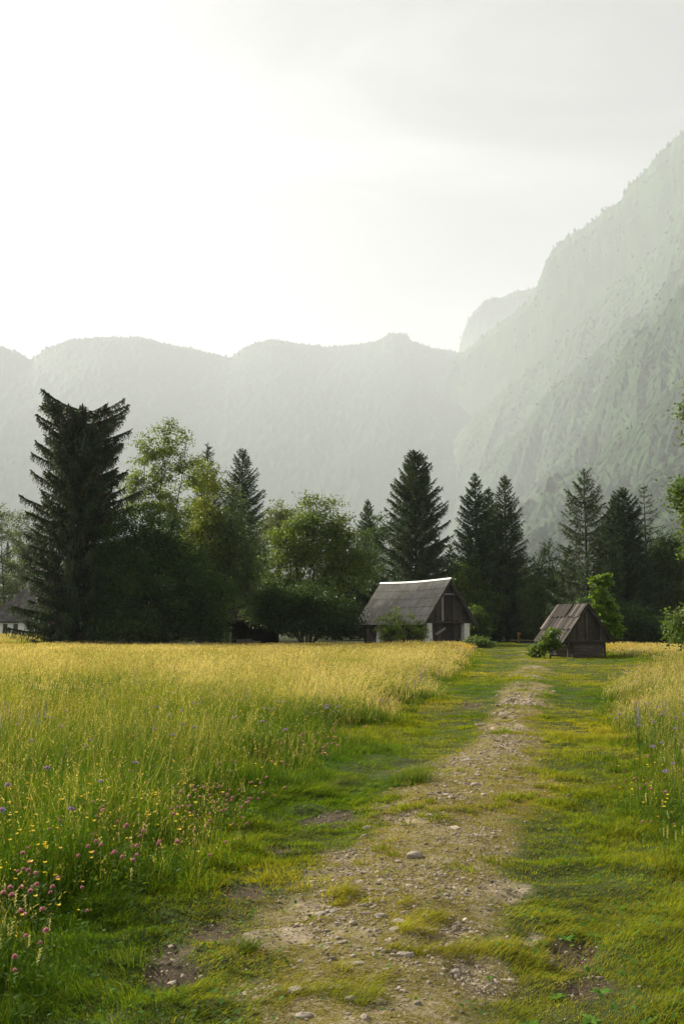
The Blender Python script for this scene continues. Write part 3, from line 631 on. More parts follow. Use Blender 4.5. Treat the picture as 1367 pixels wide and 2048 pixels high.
leafy_at(4, 400, 79, [(420, 1000, 40, 60), (440, 1080, 40, 60), (400, 1060, 50, 60), (455, 1130, 30, 50), (405, 950, 28, 40), (385, 1120, 50, 50)],
         'yellow-green broadleaf tree spilling out right of the airy ash', 230, per=40, leaf=.16, spread=.40, cA=(.075, .12, .015), cB=(.19, .22, .03))
spruce_at(5, 414, 886, 97, 90, 'spruce top peeping over the yellow-green tree', z0=2, power=.8, gap=.5)
spruce_at(6, 483, 896, 96, 104, 'slim dark spruce standing alone above the dark shed', z0=1, power=.72, droop=.7, dens=1.1, hang=.9, thin_top=.9)
leafy_at(7, 452, 78.5, [(500, 1185, 44, 26), (450, 1180, 30, 34), (465, 1010, 28, 50), (490, 1070, 36, 60), (455, 1090, 40, 60), (505, 1120, 36, 60), (470, 1150, 50, 50)],
         'soft grey-green birch with hanging twigs in front of the slim spruce', 200, per=52, leaf=.12, spread=.36, hang=1.3, cA=(.05, .085, .028), cB=(.085, .125, .045))
leafy_at(8, 562, 128, [(555, 1035, 30, 30), (575, 1060, 40, 40), (540, 1080, 30, 40)], 'pale hazy broadleaf tree far behind the wide maple', 90, per=36, leaf=.24, spread=.5, cA=(.08, .11, .04), cB=(.14, .17, .07))
leafy_at(9, 618, 86, [(645, 1045, 46, 56), (605, 1040, 40, 50), (580, 1090, 46, 46), (680, 1080, 40, 50), (640, 1110, 70, 46), (560, 1140, 44, 50), (700, 1140, 44, 50), (620, 1190, 70, 46), (720, 1120, 24, 40), (555, 1200, 30, 40)],
         'wide multi-stemmed maple in the middle of the tree line, sunlit top', 430, per=46, leaf=.17, spread=.46, cA=(.045, .09, .015), cB=(.13, .175, .026),
         stems=[[(606, 1285, 0), (598, 1180, 0), (585, 1080, 0)], [(612, 1285, .2), (618, 1160, .2), (640, 1020, .2)], [(620, 1285, -.2), (640, 1180, -.2), (680, 1070, -.3)], [(603, 1285, .1), (575, 1230, .3), (555, 1150, .4)], [(622, 1285, .1), (660, 1220, .3), (705, 1140, .4)]])
leafy_at(10, 600, 79, [(545, 1195, 30, 26), (590, 1230, 60, 36), (540, 1220, 36, 40), (650, 1240, 60, 30), (700, 1230, 30, 36), (620, 1200, 60, 30)],
         'low dark spreading hazel under the wide maple, arching bare stems', 260, per=52, leaf=.15, spread=.42, cA=(.018, .042, .010), cB=(.040, .075, .018),
         stems=[[(612, 1285, 0), (575, 1250, 0), (548, 1225, 0)], [(616, 1285, 0), (625, 1240, 0), (640, 1210, 0)], [(620, 1285, .2), (655, 1250, .2), (700, 1225, .2)]])
spruce_at(11, 735, 1000, 128, 62, 'small hazy spruce between the wide maple and the tallest barn spruce', z0=1, power=.7, wid=.14, green=(.04, .075, .03), tipc=(.07, .11, .045))
spruce_at(12, 831, 902, 100, 104, 'tallest broad dense spruce right behind the barn roof', z0=.6, power=.60, droop=.6, dens=1.5, gap=.34, wid=.12, brown=.12, hang=1.0)
leafy_at(13, 700, 108, [(700, 1180, 60, 70), (760, 1200, 50, 60), (790, 1130, 40, 50), (760, 1070, 26, 40), (650, 1200, 50, 60)], 'dark broadleaf thicket in the gap left of the barn', 240, per=50, leaf=.2, spread=.5, cA=(.022, .05, .012), cB=(.05, .085, .02))
spruce_at(14, 951, 946, 96, 86, 'tall pointed spruce, first of three right of the barn', z0=1, power=.75, dens=1.25, wid=.1, gap=.4)
spruce_at(15, 979, 974, 100, 66, 'shorter spruce squeezed between two taller pointed spruces', z0=1, power=.75, dens=1.2, wid=.1, gap=.42)
spruce_at(16, 1011, 951, 97, 80, 'third pointed spruce right of the barn, beside the open gap', z0=1, power=.72, dens=1.25, brown=.1, wid=.1, gap=.4)
leafy_at(17, 920, 95, [(930, 1170, 36, 50), (905, 1200, 40, 60), (960, 1210, 46, 60), (935, 1140, 22, 26)], 'sunlit bushy tree rising just right of the barn gable', 200, per=46, leaf=.17, spread=.42, cA=(.05, .10, .016), cB=(.14, .19, .028))
leafy_at(18, 1000, 101, [(985, 1170, 34, 50), (1010, 1150, 34, 40), (1015, 1190, 36, 46), (962, 1220, 44, 50), (1078, 1230, 32, 46)], 'double-headed green tree behind the yellow signpost', 230, per=46, leaf=.17, spread=.42, cA=(.04, .085, .014), cB=(.11, .155, .026))
leafy_at(19, 1098, 92, [(1098, 1110, 22, 40), (1090, 1160, 36, 46), (1120, 1180, 44, 44), (1070, 1190, 30, 40), (1100, 1230, 60, 46), (1140, 1160, 26, 30)], 'slender feathery tree in the gap behind the small hut', 220, per=40, leaf=.14, spread=.34, hang=.3, cA=(.040, .075, .022), cB=(.085, .125, .035))
spruce_at(20, 1172, 938, 86, 100, 'tiered spruce with drooping layered limbs behind the maple sapling', z0=.5, power=.62, droop=.9, up_top=.5, dens=1.15, brown=.22, hang=1.35, gap=.62, wid=.10, thin_top=.85)
spruce_at(21, 1248, 976, 88, 92, 'dense dark spruce next to the tiered spruce', z0=.5, power=.66, dens=1.6, gap=.34, wid=.11, green=(.022, .045, .018), tipc=(.04, .07, .025))
spruce_at(22, 1229, 994, 92, 60, 'narrow spruce tip poking up beside the dense dark spruce', z0=1, power=.7, dens=1.3, wid=.1)
spruce_at(23, 1291, 971, 98, 76, 'thin open spruce with flat see-through tiers near the right edge', z0=3, power=.62, droop=.35, up_top=.15, dens=.7, hang=.6, gap=.78, wid=.085, brown=.2, thin_top=.7)
leafy_at(24, 1320, 90, [(1325, 1110, 36, 46), (1295, 1150, 34, 46), (1350, 1120, 40, 60), (1330, 1190, 60, 60), (1280, 1220, 40, 50), (1400, 1180, 50, 80)], 'dark broadleaf tree at the right edge under the thin spruce', 260, per=48, leaf=.17, spread=.45, cA=(.026, .055, .014), cB=(.055, .09, .022))
leafy_at(25, 1210, 82, [(1200, 1225, 40, 40), (1250, 1240, 40, 34), (1300, 1255, 40, 26), (1160, 1230, 30, 36), (1340, 1262, 40, 22)], 'low dark undergrowth bush at the wood edge behind the tall grass', 230, per=44, leaf=.15, spread=.36, name='shrub', cat='bush', cA=(.020, .048, .012), cB=(.045, .085, .02))
# --- left edge, in the haze
leafy_at(26, 6, 168, [(4, 1050, 24, 44), (-20, 1090, 36, 60), (20, 1110, 26, 60), (0, 1170, 44, 60), (-60, 1100, 40, 90)], 'pale hazy birch at the left edge behind the white cottage', 220, per=36, leaf=.26, spread=.5, cA=(.055, .085, .03), cB=(.10, .13, .05))
leafy_at(27, 46, 182, [(40, 1070, 26, 50), (58, 1120, 30, 60), (36, 1160, 30, 60), (80, 1100, 30, 60)], 'second hazy tree between the birch and the broken spruce', 180, per=38, leaf=.28, spread=.55, cA=(.05, .08, .035), cB=(.085, .12, .05))
spruce_at(28, 12, 1085, 172, 30, 'small dark spruce in the haze above the cottage', z0=1, wid=.2, gap=.7)
# --- depth of the wood behind
WOODG = 'shaded trees deep in the wood behind'
fill = [(520, 1120, 118, 46), (596, 1110, 122, 40), (670, 1090, 124, 46), (870, 1060, 120, 50), (900, 1090, 116, 46), (940, 1080, 120, 46), (1040, 1110, 118, 44), (1080, 1140, 112, 40), (1140, 1090, 116, 46), (1210, 1060, 112, 50), (1270, 1080, 110, 46), (1330, 1080, 116, 46), (1390, 1060, 110, 50), (430, 1060, 122, 50), (350, 1090, 118, 46), (1450, 1040, 105, 50)]
for k, (px, py, Y, hw) in enumerate(fill):
    o = spruce_at(100 + k, px, py, Y, hw, 'shaded spruce deep in the wood, mostly hidden by nearer trees', z0=.5, power=.7, dens=.9, gap=.6, wid=.17)
    o['group'] = WOODG
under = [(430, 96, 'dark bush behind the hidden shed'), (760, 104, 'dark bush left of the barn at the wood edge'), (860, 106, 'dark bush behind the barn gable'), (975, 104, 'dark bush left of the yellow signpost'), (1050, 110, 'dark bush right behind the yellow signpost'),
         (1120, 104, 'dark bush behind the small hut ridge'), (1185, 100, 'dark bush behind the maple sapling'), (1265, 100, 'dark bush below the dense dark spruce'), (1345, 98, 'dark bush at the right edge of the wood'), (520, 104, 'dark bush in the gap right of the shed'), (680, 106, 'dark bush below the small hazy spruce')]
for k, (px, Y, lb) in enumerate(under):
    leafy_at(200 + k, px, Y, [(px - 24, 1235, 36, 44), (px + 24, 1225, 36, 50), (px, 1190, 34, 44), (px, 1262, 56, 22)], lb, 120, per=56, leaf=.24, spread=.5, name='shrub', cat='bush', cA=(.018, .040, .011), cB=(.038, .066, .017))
# --- nearer small trees and shrubs
leafy_at(31, 1203, 52.5, [(1197, 1190, 11, 20), (1208, 1164, 9, 18), (1187, 1162, 5, 13), (1198, 1220, 13, 12), (1216, 1212, 12, 12), (1224, 1240, 13, 10), (1204, 1248, 13, 12), (1218, 1268, 17, 10), (1234, 1256, 9, 8), (1190, 1212, 7, 6)], 'bright green maple sapling rising behind the small hut', 130, per=20, leaf=.14, spread=.13, cA=(.07, .14, .014), cB=(.14, .225, .022), narrow=.85, tr=.006, name='maple_sapling')
leafy_at(32, 1098, 47.6, [(1100, 1278, 15, 16), (1092, 1292, 13, 14), (1106, 1262, 8, 8), (1110, 1290, 8, 10)], 'leafy elder shrub against the left wall of the small hut', 55, per=18, leaf=.10, spread=.12, narrow=.7, name='shrub', cat='shrub', cA=(.05, .10, .016), cB=(.11, .16, .03), tr=.006)
leafy_at(33, 1076, 48.4, [(1076, 1300, 13, 12), (1068, 1306, 10, 8)], 'low yellowish shrub on the grass left of the hut corner', 45, per=26, leaf=.09, spread=.12, name='shrub', cat='shrub', cA=(.06, .10, .016), cB=(.12, .16, .03), tr=.005)
leafy_at(34, 806, 77, [(800, 1262, 34, 20), (770, 1255, 20, 26), (835, 1258, 16, 22), (822, 1222, 10, 20), (785, 1235, 18, 20), (845, 1266, 12, 14)], 'loose shrub with a tall shoot in front of the barn eaves', 85, per=20, leaf=.13, spread=.17, name='shrub', cat='shrub', cA=(.07, .13, .018), cB=(.17, .22, .035), tr=.007, upright=1.2)
leafy_at(35, 952, 86, [(952, 1240, 18, 26), (962, 1260, 18, 22), (945, 1222, 10, 14), (940, 1266, 14, 16)], 'rounded green shrub at the right rear corner of the barn', 110, per=36, leaf=.15, spread=.24, name='shrub', cat='shrub', cA=(.04, .085, .016), cB=(.09, .14, .026))
leafy_at(36, 955, 70, [(955, 1286, 22, 10), (940, 1284, 14, 10), (975, 1290, 12, 6)], 'tuft of nettles at the meadow corner before the barn pillar', 60, per=26, leaf=.13, spread=.18, name='nettle_clump', cat='weeds', cA=(.05, .09, .018), cB=(.09, .135, .03), tr=.004)
leafy_at(37, 1440, 37, [(1385, 1250, 40, 40), (1350, 1262, 28, 26), (1352, 1240, 16, 30), (1400, 1290, 30, 20), (1460, 1120, 60, 80), (1358, 1010, 22, 40), (1390, 980, 40, 50), (1350, 985, 14, 16), (1400, 820, 40, 60), (1375, 880, 20, 20), (1430, 1000, 70, 90), (1450, 820, 70, 90), (1364, 760, 8, 10), (1362, 865, 7, 14), (1372, 1080, 20, 40)],
         'ash tree at the right edge reaching leafy branches into view', 420, per=32, leaf=.10, spread=.22, narrow=.6, cA=(.045, .09, .016), cB=(.11, .155, .03), tr=.006, bare=.1)

# ------------------------------------------------------------------ buildings
def slope_pt(side, x, y, rz, ez, hw, lift=0):
    """point on a roof slope: x = distance from the ridge line along the level"""
    t = x / hw; ln = math.hypot(hw, rz - ez); nx_, nz_ = (rz - ez) / ln, hw / ln
    return Vector((side * (x + nx_ * lift), y, rz - (rz - ez) * t + nz_ * lift))
def gable_boards(mb, hw_at, z0, x0, x1, rz, slope, y, th, bw, seed, inset=.06):
    """upright boards filling a gable; tops cut to the roof line"""
    r = random.Random(seed); x = x0
    while x < x1 - .02:
        b = min(x + bw * r.uniform(.75, 1.25), x1); a = x + .006
        za, zb = rz - slope * abs(a) - inset, rz - slope * abs(b) - inset; dz = r.uniform(-.03, .03); dy = r.uniform(0, .015)
        poly = [(a, y - dy, z0 + dz), (b, y - dy, z0 + dz), (b, y - dy, max(zb, z0 + dz + .02))]
        if a < 0 < b: poly.append((0, y - dy, rz - inset))
        poly.append((a, y - dy, max(za, z0 + dz + .02)))
        mb.prism(poly, (0, th, 0)); x = b
# --- the barn
A = at(898, 1158, 82.0); RZ = math.atan2(.49, .87)
RIDGE, EAVE, HW, LEN = A[2], 1.66, 2.68, 10.5; SLP = (RIDGE - EAVE) / HW
barn = empty('barn', (A[0], A[1], 0), RZ, 'old barn with a grey corrugated roof, white ridge and whitewashed pillars', 'barn')
def corrugated(name, side):
    V, Fc, n0 = [], [], 0; courses = 5; per = 8; waves = 58
    xs_ = np.linspace(-.22, LEN + .22, waves * per + 1)
    for c in range(courses):
        t0, t1 = c / courses * 1.0, (c + 1) / courses + .012
        lift0, lift1 = .0, .035
        rows = []
        for t, lf in ((t0, lift0 + .02), (t1, lift1 + .02)):
            sagz = -.10 * np.sin(np.clip((xs_ / LEN), 0, 1) * PI) * (1 - t * .6)
            for under in (0, 1):
                wv = .026 * np.sin(xs_ / LEN * waves * 2 * PI) - .008 * under
                ln = math.hypot(HW, RIDGE - EAVE); ax = HW * t; nz_, nx_ = HW / ln, (RIDGE - EAVE) / ln
                h = lf + wv; rows.append(np.stack([side * (ax + nx_ * h), xs_, RIDGE - (RIDGE - EAVE) * t + nz_ * h + sagz], 1))
        n = len(xs_); V += rows; k = np.arange(n - 1); top0, bot0, top1, bot1 = [n0 + j * n for j in range(4)]
        for a, b in ((top0, top1), (bot1, bot0), (top1, bot1), (bot0, top0)): Fc.append(np.stack([a + k, a + k + 1, b + k + 1, b + k], 1))
        n0 += 4 * n
    return link(name, np_mesh(name, np.concatenate(V), [np.concatenate(Fc)], None, False), M['roof_sheet'], barn)
r1 = corrugated('roof_slope', -1); corrugated('roof_slope', 1)
cap = MB(); n = 12
for s in (-1, 1):
    pts = []
    for k in range(n + 1):
        y = -.28 + (LEN + .56) * k / n; sg = -.10 * math.sin(max(0, min(1, y / LEN)) * PI); pts.append((y, sg))
    for (y0, s0), (y1, s1) in zip(pts[:-1], pts[1:]):
        a0 = Vector((0, y0, RIDGE + .12 + s0)); a1 = Vector((0, y1, RIDGE + .12 + s1)); d = Vector((s * .11, 0, -.11 * SLP * .82))
        cap.add([a0, a1, a1 + d, a0 + d, a0 - Vector((0, 0, .02)), a1 - Vector((0, 0, .02)), a1 + d - Vector((0, 0, .02)), a0 + d - Vector((0, 0, .02))],
                [(0, 1, 2, 3), (7, 6, 5, 4), (0, 3, 7, 4), (1, 5, 6, 2), (2, 6, 7, 3)])
cap.build('ridge_cap', M['white_metal'], barn)
for s in (-1, 1):
    m = MB(); p0, p1 = slope_pt(s, 0.02, -.24, RIDGE, EAVE, HW, -.04), slope_pt(s, HW, -.24, RIDGE, EAVE, HW, -.04); dn = Vector((0, 0, -.2))
    m.prism([p0, p1, p1 + dn, p0 + dn], (0, .045, 0)); m.build('verge_board', M['dark_wood'], barn)
for k in range(6):
    y = .1 + k * (LEN - .2) / 5
    for s in (-1, 1):
        m = MB(); p0, p1 = slope_pt(s, .05, y, RIDGE, EAVE, HW, -.10), slope_pt(s, HW - .05, y, RIDGE, EAVE, HW, -.10)
        m.prism([p0, p1, p1 + Vector((0, 0, -.12)), p0 + Vector((0, 0, -.12))], (0, .1, 0)); m.build('rafter', M['dark_wood'], barn)
BW = 2.08; LOFT = 1.92
m = MB(); gable_boards(m, None, LOFT, -BW, -.62, RIDGE, SLP, .30, .03, .20, 3, .14); gable_boards(m, None, LOFT, -.38, BW, RIDGE, SLP, .30, .03, .20, 4, .14); g1 = m.build('gable_boards', M['dark_wood'], barn)
m = MB(); m.prism([(-.61, .285, LOFT - .03), (-.39, .285, LOFT - .03), (-.39, .285, 4.02), (-.61, .285, 4.02)], (0, .03, 0)); o = m.build('pale_board', M['grey_wood'], barn); o['label'] = 'single pale board in the gable'
m = MB(); m.box((-.12, .25, 4.12), (1.75, .10, .13)); m.build('gable_beam', M['grey_wood'], barn)
m = MB(); m.box((0, .24, LOFT - .1), (2 * BW + .2, .16, .16)); m.build('tie_beam', M['dark_wood'], barn)
m = MB(); gable_boards(m, None, .05, -BW + .1, BW - .1, 1.83, 0, .62, .03, .22, 8, 0); m.build('lower_wall', M['dark_wood'], barn)
m = MB(); gable_boards(m, None, .0, -BW, BW, RIDGE, SLP, LEN - .3, .04, .25, 9, .16); m.build('rear_wall', M['dark_wood'], barn)
def side_wall(x, y0, y1, seed):
    r = random.Random(seed); m = MB(); y = y0
    while y < y1 - .02:
        b = min(y + r.uniform(.16, .26), y1); m.box((x + r.uniform(-.01, .01), (y + b) / 2, .95), (.03, b - y - .008, 1.8)); y = b
    m.build('side_wall', M['dark_wood'], barn)
side_wall(-BW + .12, .7, LEN - .4, 2); side_wall(BW - .12, .7, LEN - .4, 3)
for x, y, sx, sy in ((-BW + .20, .42, .46, .50), (BW - .25, .42, .50, .46), (-BW + .02, 7.5, .34, .55), (BW - .1, 5.6, .4, .5)):
    m = MB(); r = random.Random(int(x * 10 + y * 7)); zt = 1.78; k = 6
    bm_pts = [(-sx / 2 - .02, -sy / 2 - .02), (sx / 2 + .02, -sy / 2 - .02), (sx / 2 + .02, sy / 2 + .02), (-sx / 2 - .02, sy / 2 + .02)]
    rows = []
    for j in range(k + 1):
        f = 1.06 - .10 * j / k; rows.append([(x + px * f + r.uniform(-.012, .012), y + py * f + r.uniform(-.012, .012), -.1 + (zt + .1) * j / k) for px, py in bm_pts])
    vs = sum(rows, []); fs = [(0, 3, 2, 1), (4 * k, 4 * k + 1, 4 * k + 2, 4 * k + 3)]
    for j in range(k):
        for c in range(4): fs.append((4 * j + c, 4 * j + (c + 1) % 4, 4 * j + 4 + (c + 1) % 4, 4 * j + 4 + c))
    m.add(vs, fs); m.build('pillar', M['plaster'], barn, bevel=.03)
def local(px, y_, z_, e, rz):
    c, s = math.cos(rz), math.sin(rz); return (e[0] + c * px - s * y_, e[1] + s * px + c * y_, z_)
m = MB(); m.box((0, 0, 0), (1.05, .04, .18)); o = m.build('loose_board', M['grey_wood'], None, local(-.85, .12, 1.10, A, RZ)); o.rotation_euler = (.12, -math.radians(28), RZ)
tag(o, 'pale loose board leaning aslant across the barn front', 'board')

# --- the small hut
B = at(1171.8, 1208.7, 49.5); HRZ = math.atan2(.323, .946); hR, hE, hW, hL = B[2], .80, 1.37, 2.5; hS = (hR - hE) / hW
hut = empty('wooden_hut', (B[0], B[1], 0), HRZ, 'small dark wooden hut under a steep weathered plank roof', 'hut')
def plank_roof(side):
    m = MB(); r = random.Random(7 if side < 0 else 8)
    for c in range(3):
        y = -.18
        while y < hL + .16:
            w = r.uniform(.10, .17); t0, t1 = c / 3 - (.02 if c else 0), (c + 1) / 3 + .03 + r.uniform(-.02, .035)
            lift = .03 + (2 - c) * .022 + r.uniform(0, .03)
            if not (side < 0 and c == 0 and .95 < y < 1.12):
                a, b = slope_pt(side, hW * max(t0, -.01), y, hR, hE, hW, lift - .012), slope_pt(side, hW * t1, y, hR, hE, hW, lift + .018)
                sk = Vector((0, r.uniform(-.015, .015), 0)); wv = Vector((0, w - .008, 0)); nrm = Vector((-side * (hR - hE), 0, -hW)).normalized() * .02
                m.add([a, a + wv, b + wv + sk, b + sk, a + nrm, a + wv + nrm, b + wv + sk + nrm, b + sk + nrm], [(0, 1, 2, 3), (7, 6, 5, 4), (0, 4, 5, 1), (1, 5, 6, 2), (2, 6, 7, 3), (3, 7, 4, 0)])
            y += w
    m.build('roof_slope', M['roof_plank'], hut)
plank_roof(-1); plank_roof(1)
for s in (-1, 1):
    m = MB(); p0, p1 = slope_pt(s, 0.0, -.16, hR, hE, hW, -.01), slope_pt(s, hW * 1.02, -.16, hR, hE, hW, -.01); dn = Vector((0, 0, -.10))
    m.prism([p0, p1, p1 + dn, p0 + dn], (0, .03, 0)); m.build('verge_board', M['dark_wood'], hut)
m = MB(); gable_boards(m, None, .83, -1.30, 1.30, hR, hS, .02, .025, .17, 12, .05); m.build('gable_boards', M['dark_wood'], hut)
m = MB(); gable_boards(m, None, .83, -1.30, 1.30, hR, hS, hL - .05, .025, .17, 13, .05); m.build('rear_gable', M['dark_wood'], hut)
m = MB(); m.box((-.02, -.01, 1.55), (.10, .03, 1.35)); o = m.build('pale_board', M['log'], hut)
m = MB(); m.box((0, .0, .80), (2.62, .12, .09)); m.build('tie_beam', M['dark_wood'], hut)
m = MB(); r = random.Random(3)
for k in range(5):
    z = .09 + k * .145
    m.box((.06, .12, z), (1.66, .10, .135)); m.box((.06, hL - .15, z), (1.66, .10, .135)); m.box((.84, hL / 2, z + .06), (.10, hL - .2, .135)); m.box((-.72, hL / 2, z + .06), (.10, hL - .2, .135))
m.build('log_wall', M['log'], hut, bevel=.02)
for x, y in ((-1.05, .08), (-.84, .04), (1.0, .06), (-1.05, hL - .1), (1.0, hL - .1)):
    m = MB(); m.box((x, y, .38), (.09, .09, .84)); m.build('post', M['dark_wood'], hut)

# --- open shed in the shade of the trees
sp = at(480, 1285, 82); shed = empty('open_shed', (sp[0], sp[1], 0), math.radians(4), 'dark open shed hidden between the rounded bush tree and the maple', 'shed')
wL, wR, zE, zR, dp = -2.6, 3.2, 1.85, 5.1, 5.2
def tiled(name, mat, parent, x0, x1, y0, z0, y1, z1, rows, tw, seed, hip=0., tilt=.035):
    r = random.Random(seed); m = MB()
    for k in range(rows):
        f0, f1 = k / rows, (k + 1.12) / rows; a0, a1 = x0 + hip * f0, x1 - hip * f0; x = a0 - r.uniform(0, tw)
        while x < a1:
            w = tw * r.uniform(.85, 1.1); xa, xb = max(x, a0), min(x + w - .01, a1)
            if xb > xa + .02:
                yA, zA, yB, zB = y0 + (y1 - y0) * f0, z0 + (z1 - z0) * f0, y0 + (y1 - y0) * min(f1, 1.02), z0 + (z1 - z0) * min(f1, 1.02); j = r.uniform(0, .015)
                m.add([(xa, yA - tilt * .5, zA + tilt + j), (xb, yA - tilt * .5, zA + tilt + j), (xb, yB, zB), (xa, yB, zB), (xa, yA - tilt * .5, zA - .01), (xb, yA - tilt * .5, zA - .01), (xb, yB, zB - .04), (xa, yB, zB - .04)],
                      [(0, 1, 2, 3), (7, 6, 5, 4), (0, 4, 5, 1), (1, 5, 6, 2), (2, 6, 7, 3), (3, 7, 4, 0)])
            x += w
    return m.build(name, mat, parent)
tiled('roof_slope', M['dark_tile'], shed, wL, wR, -.4, zE, dp / 2, zR, 13, .32, 21); tiled('roof_slope', M['dark_tile'], shed, wL, wR, dp + .4, zE, dp / 2, zR, 13, .32, 22, tilt=-.035)
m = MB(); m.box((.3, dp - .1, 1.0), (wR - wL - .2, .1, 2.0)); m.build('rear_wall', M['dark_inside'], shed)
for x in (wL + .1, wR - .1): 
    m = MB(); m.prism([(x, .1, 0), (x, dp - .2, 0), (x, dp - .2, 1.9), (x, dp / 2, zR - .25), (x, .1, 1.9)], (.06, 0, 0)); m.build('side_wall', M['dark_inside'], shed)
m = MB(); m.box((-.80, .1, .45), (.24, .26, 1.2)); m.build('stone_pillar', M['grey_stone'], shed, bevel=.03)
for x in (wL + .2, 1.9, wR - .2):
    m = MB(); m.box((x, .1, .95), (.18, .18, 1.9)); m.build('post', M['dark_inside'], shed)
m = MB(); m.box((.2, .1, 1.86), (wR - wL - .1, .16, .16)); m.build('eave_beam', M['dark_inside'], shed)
m = MB(); r = random.Random(4); x = -.3
while x < 1.7:
    w = r.uniform(.3, .6); zt = .34 + (.14 if x < .9 else 0) + r.uniform(-.03, .03); m.box((x + w / 2, .12 + r.uniform(-.03, .03), zt / 2), (w - .02, .3, zt)); x += w
m.build('low_wall', M['grey_stone'], shed, bevel=.04)

# --- white cottage at the left edge
ct = at(33, 1272, 139); hz = lambda py: at(33, py, 139)[2]
cot = empty('white_cottage', (ct[0], 139, 0), 0, 'white cottage with small windows and tiled hip roof at the left edge', 'house')
e0, wt = hz(1243), hz(1246); x0, x1 = at(-22, 1250, 139)[0] - ct[0], at(120, 1250, 139)[0] - ct[0]; d2 = 7.2
tiled('roof_slope', M['tile'], cot, x0 - .5, x1 + .5, -.6, e0, d2 / 2, e0 + 4.9, 14, .42, 31, hip=4.6)
m = MB(); m.add([(x0 - .5, -.6, e0), (x0 - .5, d2 + .6, e0), (x0 + 4.1, d2 / 2, e0 + 4.85)], [(0, 1, 2)]); m.add([(x1 + .5, -.6, e0), (x1 + .5, d2 + .6, e0), (x1 - 4.1, d2 / 2, e0 + 4.85)], [(0, 2, 1)])
m.add([(x0 - .5, d2 + .6, e0), (x1 + .5, d2 + .6, e0), (x1 - 4.1, d2 / 2, e0 + 4.85), (x0 + 4.1, d2 / 2, e0 + 4.85)], [(0, 1, 2, 3)]); m.build('hip_roof', M['tile'], cot)
m = MB(); m.box(((x0 + x1) / 2, d2 / 2 - .05, e0 - .06), (x1 - x0 + .9, d2 + 1.0, .14)); m.build('soffit', M['dark_wood'], cot)
wx = [at(px, 1255, 139)[0] - ct[0] for px in (-8, 10.5, 31.5, 62, 90)]; wz0, wz1, ww = hz(1268), hz(1247.5), .66
m = MB(); edges = [x0] + [v for w in wx for v in (w - ww / 2, w + ww / 2)] + [x1]
for a, b in zip(edges[0::2], edges[1::2]): m.box(((a + b) / 2, .15, wt / 2), (b - a, .3, wt))
for w in wx: m.box((w, .15, wz0 / 2), (ww, .3, wz0)); m.box((w, .15, (wz1 + wt) / 2), (ww, .3, wt - wz1))
m.box((x0 + .15, d2 / 2, wt / 2), (.3, d2 - .6, wt)); m.box((x1 - .15, d2 / 2, wt / 2), (.3, d2 - .6, wt)); m.box(((x0 + x1) / 2, d2 - .15, wt / 2), (x1 - x0, .3, wt))
m.build('wall', M['wall_white'], cot)
for w in wx[1:3]:
    m = MB(); zc, zh = (wz0 + wz1) / 2, wz1 - wz0
    for sx in (-1, 1): m.box((w + sx * (ww / 2 - .035), .16, zc), (.07, .06, zh))
    m.box((w, .16, wz0 + .035), (ww - .14, .06, .07)); m.box((w, .16, wz1 - .035), (ww - .14, .06, .07)); m.box((w, .165, zc), (.04, .05, zh - .14))
    fr = m.build('window', M['window_wood'], cot); g = MB(); g.box((w, .19, zc), (ww - .14, .015, zh - .14)); g.build('pane', M['glass'], fr)
    fb = MB(); fb.box((w, -.10, wz0 + .06), (.62, .18, .16)); fbo = fb.build('flower_box', M['window_wood'], cot)
    rr = np.random.default_rng(int(abs(w) * 10)); bg = Bag(); n = 150; P = np.stack([w + rr.uniform(-.3, .3, n), -.12 + rr.normal(0, .06, n), wz0 + .18 + rr.uniform(0, .14, n)], 1); U = rdir(rr, n) * .045; Wd = unit(np.cross(U, rdir(rr, n))) * .04
    Vv, Ff = quads(P, U, Wd); red = rr.uniform(size=n) < .3; bg.add(Vv, Ff, np.repeat(np.where(red[:, None], np.array((.5, .03, .06)), np.array((.03, .06, .015))), 4, 0)); link('geranium', bg.mesh('geranium'), M['petal'], fbo)

# --- signpost
q = on_plane(1036, 1281); q[1] = min(q[1], 100); q = at(1036, 1281, 95); sg = empty('signpost', (q[0], 95, 0), 0, 'small yellow footpath signpost at the end of the track', 'signpost')
H = at(1036, 1263, 95)[2]
m = MB(); m.box((0, 0, H / 2 - .1), (.09, .09, H)); m.build('post', M['sign_yellow'], sg)
m = MB(); m.prism([(-.13, -.075, H - .36), (.14, -.075, H - .36), (.26, -.075, H - .22), (.14, -.075, H - .08), (-.13, -.075, H - .08)], (0, .03, 0)); m.build('arrow_board', M['sign_yellow'], sg)

